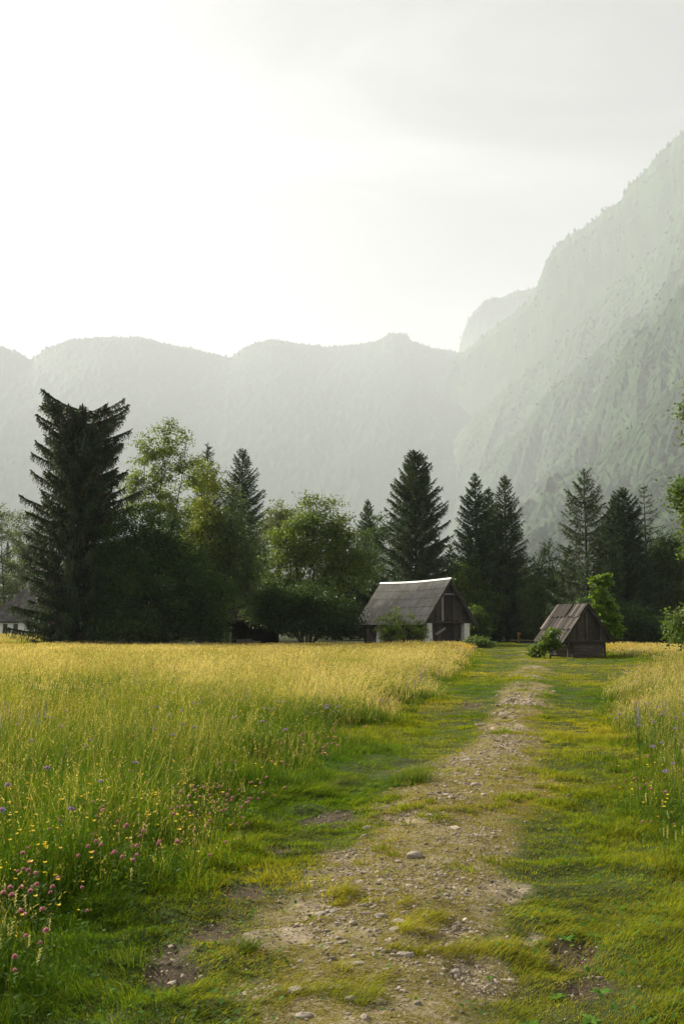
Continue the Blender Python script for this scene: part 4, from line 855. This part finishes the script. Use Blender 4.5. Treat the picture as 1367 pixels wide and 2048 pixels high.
# ------------------------------------------------------------------ wild flowers: the nearest ones each a plant, the rest a haze of blossom
def bag_mesh(name, parts):
    b = Bag()
    for V, Fs, C in parts: b.add(V, Fs, C)
    return b.mesh(name)
def petals_ball(r, n, rad, ca, cb, flat=1., size=.006, lo=-.5):
    d = rdir(r, n); d = d[d[:, 2] > lo]; n = len(d); P = d * rad * np.array([1, 1, flat]); U = unit(d + r.normal(0, .25, (n, 3))) * size; W = unit(np.cross(U, rdir(r, n))) * size * .42
    V, Fs = quads(P, U, W); return V, Fs, np.repeat(mixcol(np.clip(d[:, 2] * .5 + .5 + r.normal(0, .15, n), 0, 1), ca, cb), 4, 0)
def stem_bag(r, h, rad=.0016, nl=4, ll=.05, lw=.35, col=(.06, .11, .02)):
    b = Bag(); z = np.linspace(0, h, 5); P = np.stack([.02 * np.sin(z * 6), .012 * z / h, z], 1); add_tube(b, P, np.full(5, rad), 4, col)
    k = nl; zz = r.uniform(.15, .8, k) * h; a = r.uniform(0, 6.3, k); d = np.stack([np.cos(a), np.sin(a), r.uniform(.1, .7, k)], 1); d = unit(d)
    V, Fs = quads(np.stack([.02 * np.sin(zz * 6), zz * 0, zz], 1) + d * ll * .5, d * ll * .5, unit(np.cross(d, [0, 0, 1.])) * ll * .5 * lw); b.add(V, Fs, np.tile(np.array(col) * 1.1, (4 * k, 1))); return b
def shift(p, dz): V, Fs, C = p; V = V.copy(); V[:, 2] += dz; return V, Fs, C
PROTO = {}
def proto(kind, variant):
    key = (kind, variant)
    if key in PROTO: return PROTO[key]
    r = np.random.default_rng(900 + variant + 17 * len(kind))
    if kind == 'red_clover': h = .34; hd = [shift(petals_ball(r, 120, .0095, ((.30, .10, .11), (.22, .08, .06))[variant % 2], (.58, .30, .33), .95, .008), h)]; st = stem_bag(r, h, .0016, 7, .045, .5)
    elif kind == 'buttercup':
        h = .40; a = np.arange(5) * 1.2566; d = unit(np.stack([np.cos(a), np.sin(a), np.full(5, .55)], 1)); V, Fs = quads(d * .007, d * .0085, unit(np.cross(d, [0, 0, 1.])) * .0075)
        hd = [(V + [0, 0, h], Fs, np.tile((.80, .60, .02), (20, 1)))]; st = stem_bag(r, h, .0011, 4, .05, .25)
    elif kind == 'yellow_rattle':
        h = .30; n = 20; z = np.linspace(0, .10, n); a = np.arange(n) * 2.4; d = unit(np.stack([np.cos(a), np.sin(a), np.full(n, .6)], 1)); V, Fs = quads(np.stack([z * 0, z * 0, h + z], 1) + d * .008, d * .013, unit(np.cross(d, [0, 0, 1.])) * .006)
        hd = [(V, Fs, np.repeat(mixcol(r.uniform(size=n), (.30, .34, .07), (.55, .50, .10)), 4, 0))]; st = stem_bag(r, h + .09, .002, 8, .04, .35)
    elif kind == 'field_scabious': h = .55; hd = [shift(petals_ball(r, 110, .013, (.25, .16, .32), (.55, .42, .62), .45, .010, -.2), h), shift(petals_ball(r, 30, .006, (.12, .05, .14), (.2, .1, .22), .8, .005, 0), h + .006)]; st = stem_bag(r, h, .0015, 5, .07, .2)
    else:
        h = .42; n = 46; z = np.linspace(0, .17, n); a = r.uniform(0, 6.3, n); d = unit(np.stack([np.cos(a), np.sin(a), np.full(n, .25)], 1)); V, Fs = quads(np.stack([z * 0, z * 0, h + z], 1) + d * .009 * (1.15 - z / .2)[:, None], d * .010, unit(np.cross(d, [0, 0, 1.])) * .005)
        hd = [(V, Fs, np.repeat(mixcol(r.uniform(size=n), (.14, .10, .26), (.30, .23, .42)), 4, 0))]; st = stem_bag(r, h + .15, .0018, 6, .07, .4)
    PROTO[key] = (st.mesh('stem'), bag_mesh('flower_head', hd), h); return PROTO[key]
LBL = {'red_clover': ('pink red clover head among the grass of the meadow edge', 'flower', 'red clover in the meadow edges'),
       'buttercup': ('small yellow buttercup on a thin stalk in the meadow', 'flower', 'buttercups in the meadow'),
       'yellow_rattle': ('pale yellow spike of yellow rattle in the meadow edge', 'flower', 'yellow rattle spikes'),
       'field_scabious': ('round lilac scabious flower standing over the meadow grass', 'flower', 'lilac scabious flowers'),
       'meadow_sage': ('upright violet meadow sage spike in the tall grass', 'flower', 'violet meadow sage spikes')}
rf = random.Random(77); FIRST = {}
def plant(kind, px, py, sc):
    v = rf.randrange(2); st, hd, h = proto(kind, v); p = on_plane(px, py, h * sc); 
    if p[1] > 60 or p[1] < 2: return
    if max(*[float(t) for t in plan(np.array([p[0]]), np.array([p[1]]))[:2]]) < -.25: return
    key = (kind, v); lb = LBL[kind]; gz_ = float(ground_z(p[0], p[1]))
    if key not in FIRST:
        e = empty(kind, (0, 0, 0), 0, *lb); link('stem', st, M['grass'], e); link('flower_head', hd, M['petal'], e); FIRST[key] = e
    else: e = copy_tree(FIRST[key])
    e.location = (p[0], p[1], gz_); e.rotation_euler = (rf.gauss(0, .1), rf.gauss(0, .1), rf.uniform(0, 6.3)); e.scale = (sc, sc, sc)
def sow(kind, n, spots, s0=.8, s1=1.2):
    W = [s[4] for s in spots]
    for _ in range(n):
        cx, cy, sx, sy, _w = rf.choices(spots, W)[0]; px, py = rf.gauss(cx, sx), rf.gauss(cy, sy)
        if -40 < px < 1410 and py < 2060: plant(kind, px, py, rf.uniform(s0, s1))
sow('red_clover', 265, [(455, 1580, 45, 28, 5), (270, 1700, 60, 50, 3), (60, 1810, 50, 60, 4), (700, 1470, 45, 18, 3), (640, 1500, 40, 20, 2), (850, 1405, 50, 15, 2), (1280, 1560, 40, 40, 2.5), (1320, 1660, 40, 40, 1.5), (120, 1700, 100, 60, 2), (380, 1600, 70, 40, 2), (590, 1530, 60, 30, 1), (200, 1560, 170, 70, 2)], .6, 1.0)
sow('buttercup', 290, [(120, 1660, 110, 50, 4), (250, 1560, 160, 60, 4), (60, 1480, 90, 60, 2), (1310, 1600, 40, 60, 3), (500, 1480, 150, 50, 2), (150, 1760, 90, 50, 1), (1330, 1700, 30, 50, 1), (300, 1480, 220, 60, 3)], .6, 1.1)
sow('yellow_rattle', 38, [(30, 1880, 40, 40, 2), (130, 1800, 70, 60, 3), (270, 1680, 70, 40, 2), (1340, 1640, 25, 50, 3), (480, 1560, 50, 30, 1.5), (560, 1500, 80, 40, 1)], .45, .75)
sow('field_scabious', 75, [(200, 1430, 160, 50, 3), (430, 1420, 160, 45, 3), (640, 1400, 120, 30, 2), (1300, 1430, 50, 60, 3), (1330, 1560, 30, 50, 1), (120, 1580, 90, 60, 1)], .85, 1.15)
sow('meadow_sage', 36, [(60, 1440, 25, 20, 3), (640, 1330, 40, 15, 2), (840, 1360, 25, 15, 2), (1310, 1430, 40, 30, 2), (280, 1370, 30, 20, 1), (450, 1410, 30, 20, 1)], .9, 1.2)
fb = Bag(); rng = np.random.default_rng(5)
for (y0, y1, dn) in ((4.5, 9, 130), (9, 16, 140), (16, 30, 85), (30, 52, 40), (52, 70, 45)):
    x, y = scatter(rng, y0, y1, dn); s = meadow(x, y); k = (s > .3); x, y = x[k], y[k]; pt = fbm(x * .18, y * .18, 3, 101); n = len(x)
    u = np.clip(rng.uniform(size=n) + .35 * (1 - smooth(.2, 2.2, meadow(x, y))) * (rng.uniform(size=n) < .7), 0, .999) if y0 < 30 else rng.uniform(size=n); u = np.where((y0 < 30) & (u > .9) & (rng.uniform(size=n) < .75), .84 - .02, u); far = smooth(48, 64, y); k = rng.uniform(size=n) < np.clip((pt - .25) * 2 + far, .15, 1); x, y, u, far = x[k], y[k], u[k], far[k]; n = len(x)
    z = ground_z(x, y) + rng.uniform(.22, .55, n) * (1 - .3 * smooth(35, 62, y)); P = np.stack([x, y, z], 1); sz = np.maximum(.0055, .00050 * y) * rng.uniform(.6, 1.3, n); U = rdir(rng, n) * sz[:, None]; W = unit(np.cross(U, rdir(rng, n))) * sz[:, None] * .8
    yel = u < .68 + .27 * far; c = np.where(yel[:, None], np.array((.72, .46, .02)), np.where((u > .88)[:, None], np.array((.48, .40, .55)), np.where(((u > .83) & (u <= .88))[:, None], np.array((.62, .60, .54)), np.array((.42, .20, .20)))))
    V, Fs = quads(P, U, W); fb.add(V, Fs, np.repeat(c, 4, 0))
o = link('wildflowers', fb.mesh('wildflowers'), M['petal']); tag(o, 'yellow and pink blossom scattered through the far meadow', 'flowers', kind='stuff')

# rosettes and tufts beside the track
def rosette_mesh(seed, n=9, L=.055):
    r = np.random.default_rng(seed); b = Bag()
    for k in range(n):
        a = k * 2.4 + r.uniform(-.3, .3); l = L * r.uniform(.55, 1.1); up = r.uniform(.25, .9); d = np.array([math.cos(a), math.sin(a), 0]); s = np.array([-d[1], d[0], 0]); w = l * r.uniform(.14, .24); pts = []
        for j, t in enumerate((0, .3, .6, .85, 1)):
            c = d * l * t + np.array([0, 0, l * up * (t - .75 * t * t) + .004]); hw_ = w * (.25, .8, 1, .6, .04)[j]; pts += [c - s * hw_ + [0, 0, .15 * hw_], c, c + s * hw_ + [0, 0, .15 * hw_]]
        Fs = [(3 * j + i, 3 * j + i + 1, 3 * j + i + 4, 3 * j + i + 3) for j in range(4) for i in range(2)]; c = np.array((.08, .17, .025)) * r.uniform(.8, 1.5); b.add(np.array(pts), np.array(Fs), np.tile(c, (15, 1)))
    return b.mesh('weed_rosette')
RM = [rosette_mesh(s) for s in (1, 2, 3)]
for k, (px, py, sc, lb) in enumerate([(1131, 1890, 1.1, 'bright dandelion rosette at the top of the dark bare patch'), (1190, 1880, .9, 'single round-leaved weed right of the dandelion rosette'), (1082, 1890, .7, 'small weed at the left corner of the dark bare patch'),
        (1115, 1985, 1.0, 'bluish weed in the middle of the dark bare patch'), (1200, 1985, 1.1, 'leafy dock seedling at the right of the bare patch'), (1060, 2040, 1.1, 'broad weed at the bottom edge of the picture'), (1180, 2034, 1.2, 'weed rosette at the bottom below the bare patch'),
        (1240, 1830, .8, 'little plantain in the turf above the bare patch'), (978, 1963, .5, 'tiny seedling alone on the gravel at the track edge')]):
    p = on_plane(px, py); o = link('weed', RM[k % 3], M['grass']); o.location = (p[0], p[1], float(ground_z(p[0], p[1]))); o.scale = (sc,) * 3; o.rotation_euler = (0, 0, k * 1.3); tag(o, lb, 'weed')
for k, (px, py, hh, nb, rad, lb) in enumerate([(822, 1576, .17, 420, .13, 'lone tall grass tuft at the left side of the track'), (492, 1914, .09, 90, .035, 'small spiky grass tuft on the bare earth'), (255, 1922, .08, 220, .09, 'dark grass tuft in the lower left turf'), (290, 1650, .2, 300, .15, 'long grass tuft leaning out of the left meadow edge')]):
    p = on_plane(px, py); r = np.random.default_rng(300 + k); x = p[0] + r.normal(0, rad, nb); y = p[1] + r.normal(0, rad * .8, nb); t = r.uniform(size=nb)
    V, Fs, C, *_ = blades(r, x, y, hh * r.uniform(.5, 1.2, nb), r.uniform(.003, .006, nb), mixcol(t, (.03, .06, .01), (.05, .09, .014)), mixcol(t, (.06, .11, .015), (.12, .15, .02)), .5, 3, .6)
    o = link('grass_tuft', np_mesh('grass_tuft', V - np.array([p[0], p[1], 0]), [Fs], C), M['grass'], None, (p[0], p[1], 0)); tag(o, lb, 'grass tuft')

# ------------------------------------------------------------------ mountains
def mountain_mat():
    m, nt, out = new_mat('forested_mountainside')
    a = N(nt, 'ShaderNodeAttribute', attribute_name='rock_share').outputs['Fac']; v = coords(nt)
    n1, n2 = noise(nt, .006, 6, .65, v), noise(nt, .05, 5, .7, v)
    c = mixc(nt, n2, (.009, .020, .007), (.027, .055, .016)); c = mixc(nt, ramp(nt, n1, [(.45, 0.), (.65, .5)]), c, (.042, .075, .022))
    tone = N(nt, 'ShaderNodeAttribute', attribute_name='crown_tone').outputs['Fac']; c = mixc(nt, 1., c, ramp(nt, tone, [(0, .45), (.6, .85), (1, 1.35)]), 'MULTIPLY')
    c = mixc(nt, a, c, mixc(nt, n2, (.065, .07, .06), (.13, .13, .12)))
    principled(nt, out, c, .95, .1, n2, .5, 6); return m
MM = mountain_mat(); FORBAG = Bag()
def mountain(seed, line, dist, base, ncol, nrow, amp, crowns, gully=1., p=1.25, rock=.0, wig=8, back=.35, lumpy=.8, push_k=.6):
    """line: skyline seen from the track as (px, py); dist: distance of the crest at each px; base: where the slope starts, as a share of dist"""
    L = np.array(line, float); px = np.linspace(L[0, 0], L[-1, 0], ncol); py = np.interp(px, L[:, 0], L[:, 1]) + (fbm(px / 70., px * 0, 5, seed, .55) - .5) * wig * 2; D = np.array(dist, float); R = np.interp(px, D[:, 0], D[:, 1])
    a, b = (px - CX) / F, (CY - py) / F; dx, dy, dz = a, CP - b * SP, SP + b * CP; hyp = np.hypot(dx, dy); zc = EYE + R * dz / hyp; ux, uy = dx / hyp, dy / hyp
    bs = np.interp(px, np.array(base)[:, 0], np.array(base)[:, 1]) * R
    t = np.concatenate([np.linspace(0, 1, nrow), 1 + np.linspace(0, 1, 14)[1:] * back]); T = t[:, None]
    r = bs[None] + (R - bs)[None] * T; up = np.where(T <= 1, np.clip(T, 0, 1) ** p, 1 - ((T - 1) / back) ** 1.3 * 1.0)
    kr = np.hanning(2 * (ncol // 12) + 1); kr /= kr.sum(); zs = np.convolve(np.pad(zc, ncol // 12, mode='edge'), kr, 'valid'); wt = np.clip((T - .80) / .2, 0, 1) ** 1.5 * np.ones((1, ncol)); z = (zs[None] * (1 - wt) + zc[None] * wt) * up; x, y = r * ux[None], r * uy[None]; sc = float(np.median(R))
    k = 5.5 / sc; env = np.clip(T * 3, 0, 1) * np.clip((1 - T) * 5, 0, 1) * (T <= 1)
    ang = np.arctan2(x, y) * sc
    warp = fbm(x * k, y * k, 3, seed + 3); g = ridged((ang - .55 * r) * k * 2.2 + .9 * warp, (r + .4 * ang) * k * .5 + .6 * warp, 4, seed) - .45
    z = z + g * amp * sc * env * gully + (fbm(x * k * 4, y * k * 4, 4, seed + 9) - .5) * amp * .5 * sc * env
    push = (ridged((ang - .5 * r) * k * 1.3 + 2.2 + .8 * warp, z * k * .6, 4, seed + 15) - .45) * amp * push_k * sc * env; x, y = x - ux[None] * push, y - uy[None] * push
    sl_len = np.concatenate([np.zeros((1, ncol)), np.cumsum(np.hypot(np.diff(r, axis=0), np.diff(zc[None] * up, axis=0)), 0)], 0); cd, cv = cells(ang / crowns, sl_len / crowns, seed + 40); lump = np.sqrt(np.clip(1 - cd * cd * 1.3, 0, 1)) * crowns * lumpy * (.45 + .8 * cv)
    lump = lump * np.where(T <= 1, np.clip(T * 8, 0, 1), .4); z = z + lump * .75; x, y = x - ux[None] * lump * .65, y - uy[None] * lump * .65
    rk = smooth(.55, .72, fbm(ang * k * 6, z * k * 1.6, 4, seed + 60) * .85 + .12 * np.clip(T, 0, 1) + rock - .06) * (rock > 0)
    z = np.where(T < .02, z - 4, z)
    V = np.stack([x, y, z], 2).reshape(-1, 3); nr = len(t); ix = np.arange(nr * ncol).reshape(nr, ncol)
    Fs = np.stack([ix[:-1, :-1].ravel(), ix[:-1, 1:].ravel(), ix[1:, 1:].ravel(), ix[1:, :-1].ravel()], 1)
    o = link('mountain', np_mesh('mountain', V, [Fs], None, True, {'rock_share': rk.ravel(), 'crown_tone': cv.ravel()}), MM); tag(o, kind='structure')
    rg = np.random.default_rng(seed); return x, y, z, T, rk, rg
def trees_on(res, n, h, crest=.35):
    """conifer-shaped crowns standing on a slope, more of them along its crest"""
    x, y, z, T, rk, rg = res; rows, cols = z.shape; nr = int((T[:, 0] <= 1).sum())
    i = np.where(rg.uniform(size=n) < crest, nr - 1 - np.abs(rg.normal(0, 3, n)).astype(int), rg.integers(3, nr - 1, n)); i = np.clip(i, 1, nr - 1); j = rg.integers(1, cols - 1, n)
    k = rk[i, j] < .5; i, j = i[k], j[k]; n = len(i); P = np.stack([x[i, j], y[i, j], z[i, j]], 1) + rg.normal(0, h * .3, (n, 3)) * np.array([1, 1, 0]); hh = h * rg.lognormal(0, .3, n); rr = hh * rg.uniform(.3, .55, n) * (.6 if crest > .9 else 1); m = 6; bl = .3 if crest > .9 else .85
    a = np.arange(m) * 2 * PI / m; ring = np.stack([np.cos(a), np.sin(a), 0 * a], 1)
    jit = rg.uniform(.7, 1.25, (n, m, 1))
    lo = P[:, None] + ring[None] * rr[:, None, None] * .75 * jit + np.array([0, 0, -.1])[None, None] * hh[:, None, None]; md = P[:, None] + ring[None] * rr[:, None, None] * jit + np.array([0, 0, .35])[None, None] * hh[:, None, None]; md[:, :, 2] += (bl - .3) * .35 * hh[:, None]; tp = P[:, None] + np.array([0, 0, 1. if crest > .9 else .85])[None, None] * hh[:, None, None]
    V = np.concatenate([lo, md, tp], 1).reshape(-1, 3); kk = np.arange(m); q = np.stack([kk, (kk + 1) % m, (kk + 1) % m + m, kk + m], 1); t3 = np.stack([kk + m, (kk + 1) % m + m, np.full(m, 2 * m)], 1); off = (np.arange(n) * (2 * m + 1))[:, None, None]
    c = mixcol(rg.uniform(size=n), (.018, .030, .010), (.045, .065, .02)); C = np.repeat(c, 2 * m + 1, 0); b0 = FORBAG.n
    FORBAG.add(V, (q[None] + off).reshape(-1, 4), C); FORBAG.F.setdefault(3, []).append((t3[None] + off).reshape(-1, 3) + b0)
far = mountain(51, [(-420, 700), (-150, 690), (0, 695), (30, 703), (60, 721), (90, 700), (130, 684), (180, 677), (285, 676), (330, 688), (400, 702), (460, 718), (490, 696), (545, 680), (600, 690), (660, 696), (720, 691), (760, 683), (768, 674), (785, 667), (812, 669), (820, 682), (860, 696), (917, 706), (1000, 712), (1150, 720), (1300, 720)], [(-420, 7600), (300, 8200), (1300, 8800)], [(-420, .45), (1300, .5)], 520, 130, .0035, 26, .7, 1.15, .0, wig=2, lumpy=.5)
trees_on(far, 2600, 15, 1.)
mid = mountain(52, [(905, 760), (917, 704), (925, 668), (945, 628), (970, 603), (1010, 593), (1065, 579), (1120, 560), (1300, 540)], [(900, 10500), (1300, 10000)], [(900, .8), (1300, .8)], 140, 60, .005, 36, .7, 1.3, .0, wig=3)
trees_on(mid, 350, 20, 1.)
mainm = mountain(53, [(700, 960), (800, 860), (860, 790), (917, 716), (960, 682), (1010, 643), (1045, 618), (1062, 600), (1075, 572), (1085, 542), (1104, 503), (1130, 484), (1160, 464), (1190, 442), (1205, 425), (1240, 408), (1252, 384), (1290, 347), (1310, 317), (1340, 291), (1367, 271), (1450, 235), (1600, 260), (1900, 330)], [(700, 8000), (917, 7400), (1100, 6200), (1367, 5200), (1900, 4400)], [(700, .6), (1900, .55)], 480, 340, .010, 24, 1., 11.05, 0, wig=4, lumpy=.9)
trees_on(mainm, 1500, 15, 1.)
sp0 = mountain(58, [(820, 1010), (890, 905), (950, 832), (1020, 772), (1090, 705), (1150, 640), (1210, 592), (1270, 560), (1310, 505), (1335, 452), (1367, 410), (1450, 330), (1600, 250)], [(820, 7000), (1100, 5875), (1367, 5000), (1900, 4250)], [(800, 0.72), (1900, 0.72)], 420, 420, .046, 26, 1., 1.05, 0, wig=16, lumpy=1.0)
trees_on(sp0, 260, 12, .3)
sp1 = mountain(54, [(860, 1090), (930, 985), (990, 915), (1040, 860), (1085, 800), (1140, 760), (1200, 700), (1240, 652), (1300, 622), (1340, 560), (1367, 520), (1450, 440), (1600, 340)], [(860, 5805), (1100, 4860), (1367, 4185), (1900, 3645)], [(800, 0.72), (1900, 0.72)], 460, 460, .056, 22, 1., 1.05, 0, wig=18, lumpy=1.0)
trees_on(sp1, 260, 10, .3)
sp2 = mountain(55, [(940, 1110), (1000, 1035), (1060, 985), (1110, 935), (1150, 890), (1185, 838), (1205, 775), (1238, 722), (1262, 690), (1310, 650), (1340, 606), (1367, 572), (1450, 490), (1600, 400)], [(940, 4350), (1150, 3770), (1367, 3262), (1900, 2900)], [(800, 0.72), (1900, 0.72)], 520, 500, .062, 19, 1., 1.0, 0, wig=16, lumpy=1.0)
trees_on(sp2, 260, 8, .3)
sp3 = mountain(56, [(960, 1130), (1010, 1072), (1070, 1022), (1130, 962), (1190, 915), (1250, 862), (1310, 815), (1367, 765), (1450, 700), (1600, 610)], [(960, 3200), (1150, 2880), (1367, 2560), (1900, 2320)], [(800, 0.68), (1900, 0.68)], 520, 500, .060, 17, 1., 1.05, 0, wig=16, lumpy=1.0)
trees_on(sp3, 260, 6, .3)
sp4 = mountain(57, [(1000, 1150), (1050, 1085), (1120, 1045), (1190, 1012), (1260, 975), (1320, 935), (1367, 900), (1450, 850), (1600, 780)], [(1000, 2250), (1900, 1980)], [(800, 0.62), (1900, 0.62)], 460, 440, .050, 14, 1., 1.1, 0, wig=12, lumpy=1.0)
trees_on(sp4, 260, 5, .3)
o = link('forest', FORBAG.mesh('forest'), M['leaf']); tag(o, 'far conifers and beeches clothing the mountain slopes', 'forest', kind='stuff')

# ------------------------------------------------------------------ haze, sky, sun
HAZE = 1.02e-4
m, nt, out = new_mat('valley_haze'); pv = nt.nodes.new('ShaderNodeVolumePrincipled')
pv.inputs['Color'].default_value = (.872, .928, .985, 1); pv.inputs['Density'].default_value = HAZE; pv.inputs['Anisotropy'].default_value = .03
nt.links.new(pv.outputs[0], out.inputs['Volume'])
mb = MB(); TOP = 2640; mb.box((0, 1000, TOP / 2 - 1.2), (24000, 28000, TOP)); o = mb.build('haze', m); tag(o, kind='stuff')

w = bpy.data.worlds.new('World'); S.world = w; w.use_nodes = True; nt = w.node_tree; nt.nodes.clear()
ow = nt.nodes.new('ShaderNodeOutputWorld'); bg = nt.nodes.new('ShaderNodeBackground'); sky = nt.nodes.new('ShaderNodeTexSky')
sky.sky_type = 'NISHITA'; sky.sun_disc = False; sky.sun_elevation = SUN_EL; sky.sun_rotation = -SUN_AZ; sky.air_density = 1.; sky.dust_density = 3.; sky.ozone_density = 1.
tc = nt.nodes.new('ShaderNodeTexCoord'); mp = nt.nodes.new('ShaderNodeMapping'); mp.inputs['Scale'].default_value = (1.2, 1.2, 4.2); nt.links.new(tc.outputs['Generated'], mp.inputs[0])
cl = noise(nt, 1.6, 6, .55, mp.outputs[0], .6)
bw = nt.nodes.new('ShaderNodeRGBToBW'); nt.links.new(sky.outputs[0], bw.inputs[0])
grey = mixc(nt, 1., bw.outputs[0], (1.05, 1.01, .97), 'MULTIPLY')
veil = mixc(nt, ramp(nt, cl, [(.35, .86), (.65, .95)]), sky.outputs[0], grey)          # thin high cloud veils the blue
veil = mixc(nt, 1., veil, ramp(nt, cl, [(.34, 1.02), (.5, 1.22), (.66, 1.55)]), 'MULTIPLY')
nt.links.new(veil, bg.inputs[0]); bg.inputs[1].default_value = .055; nt.links.new(bg.outputs[0], ow.inputs[0])

sl_ = bpy.data.lights.new('sun', 'SUN'); sl_.energy = 5.0; sl_.angle = math.radians(.6); sl_.color = (1., .92, .77)
so_ = bpy.data.objects.new('sun', sl_); COL.objects.link(so_); so_.rotation_euler = Vector(-SUN).to_track_quat('-Z', 'Y').to_euler(); so_.location = (-30, 20, 40)

cam = bpy.data.cameras.new('camera'); co = bpy.data.objects.new('camera', cam); COL.objects.link(co)
cam.sensor_fit = 'VERTICAL'; cam.sensor_height = 36; cam.lens = 36 * F / 2048; cam.clip_start = .1; cam.clip_end = 60000
co.location = (0, 0, EYE); co.rotation_euler = (PI / 2 + PITCH, 0, 0); S.camera = co

S.view_settings.view_transform = 'Standard'; S.view_settings.look = 'None'; S.view_settings.gamma = 1; S.view_settings.exposure = 1.42
cy = S.cycles; cy.max_bounces = 6; cy.diffuse_bounces = 3; cy.glossy_bounces = 2; cy.transmission_bounces = 3; cy.volume_bounces = 2; cy.transparent_max_bounces = 4
cy.use_denoising = True; cy.denoiser = 'OPENIMAGEDENOISE'; cy.sample_clamp_indirect = 6; cy.caustics_reflective = False; cy.caustics_refractive = False
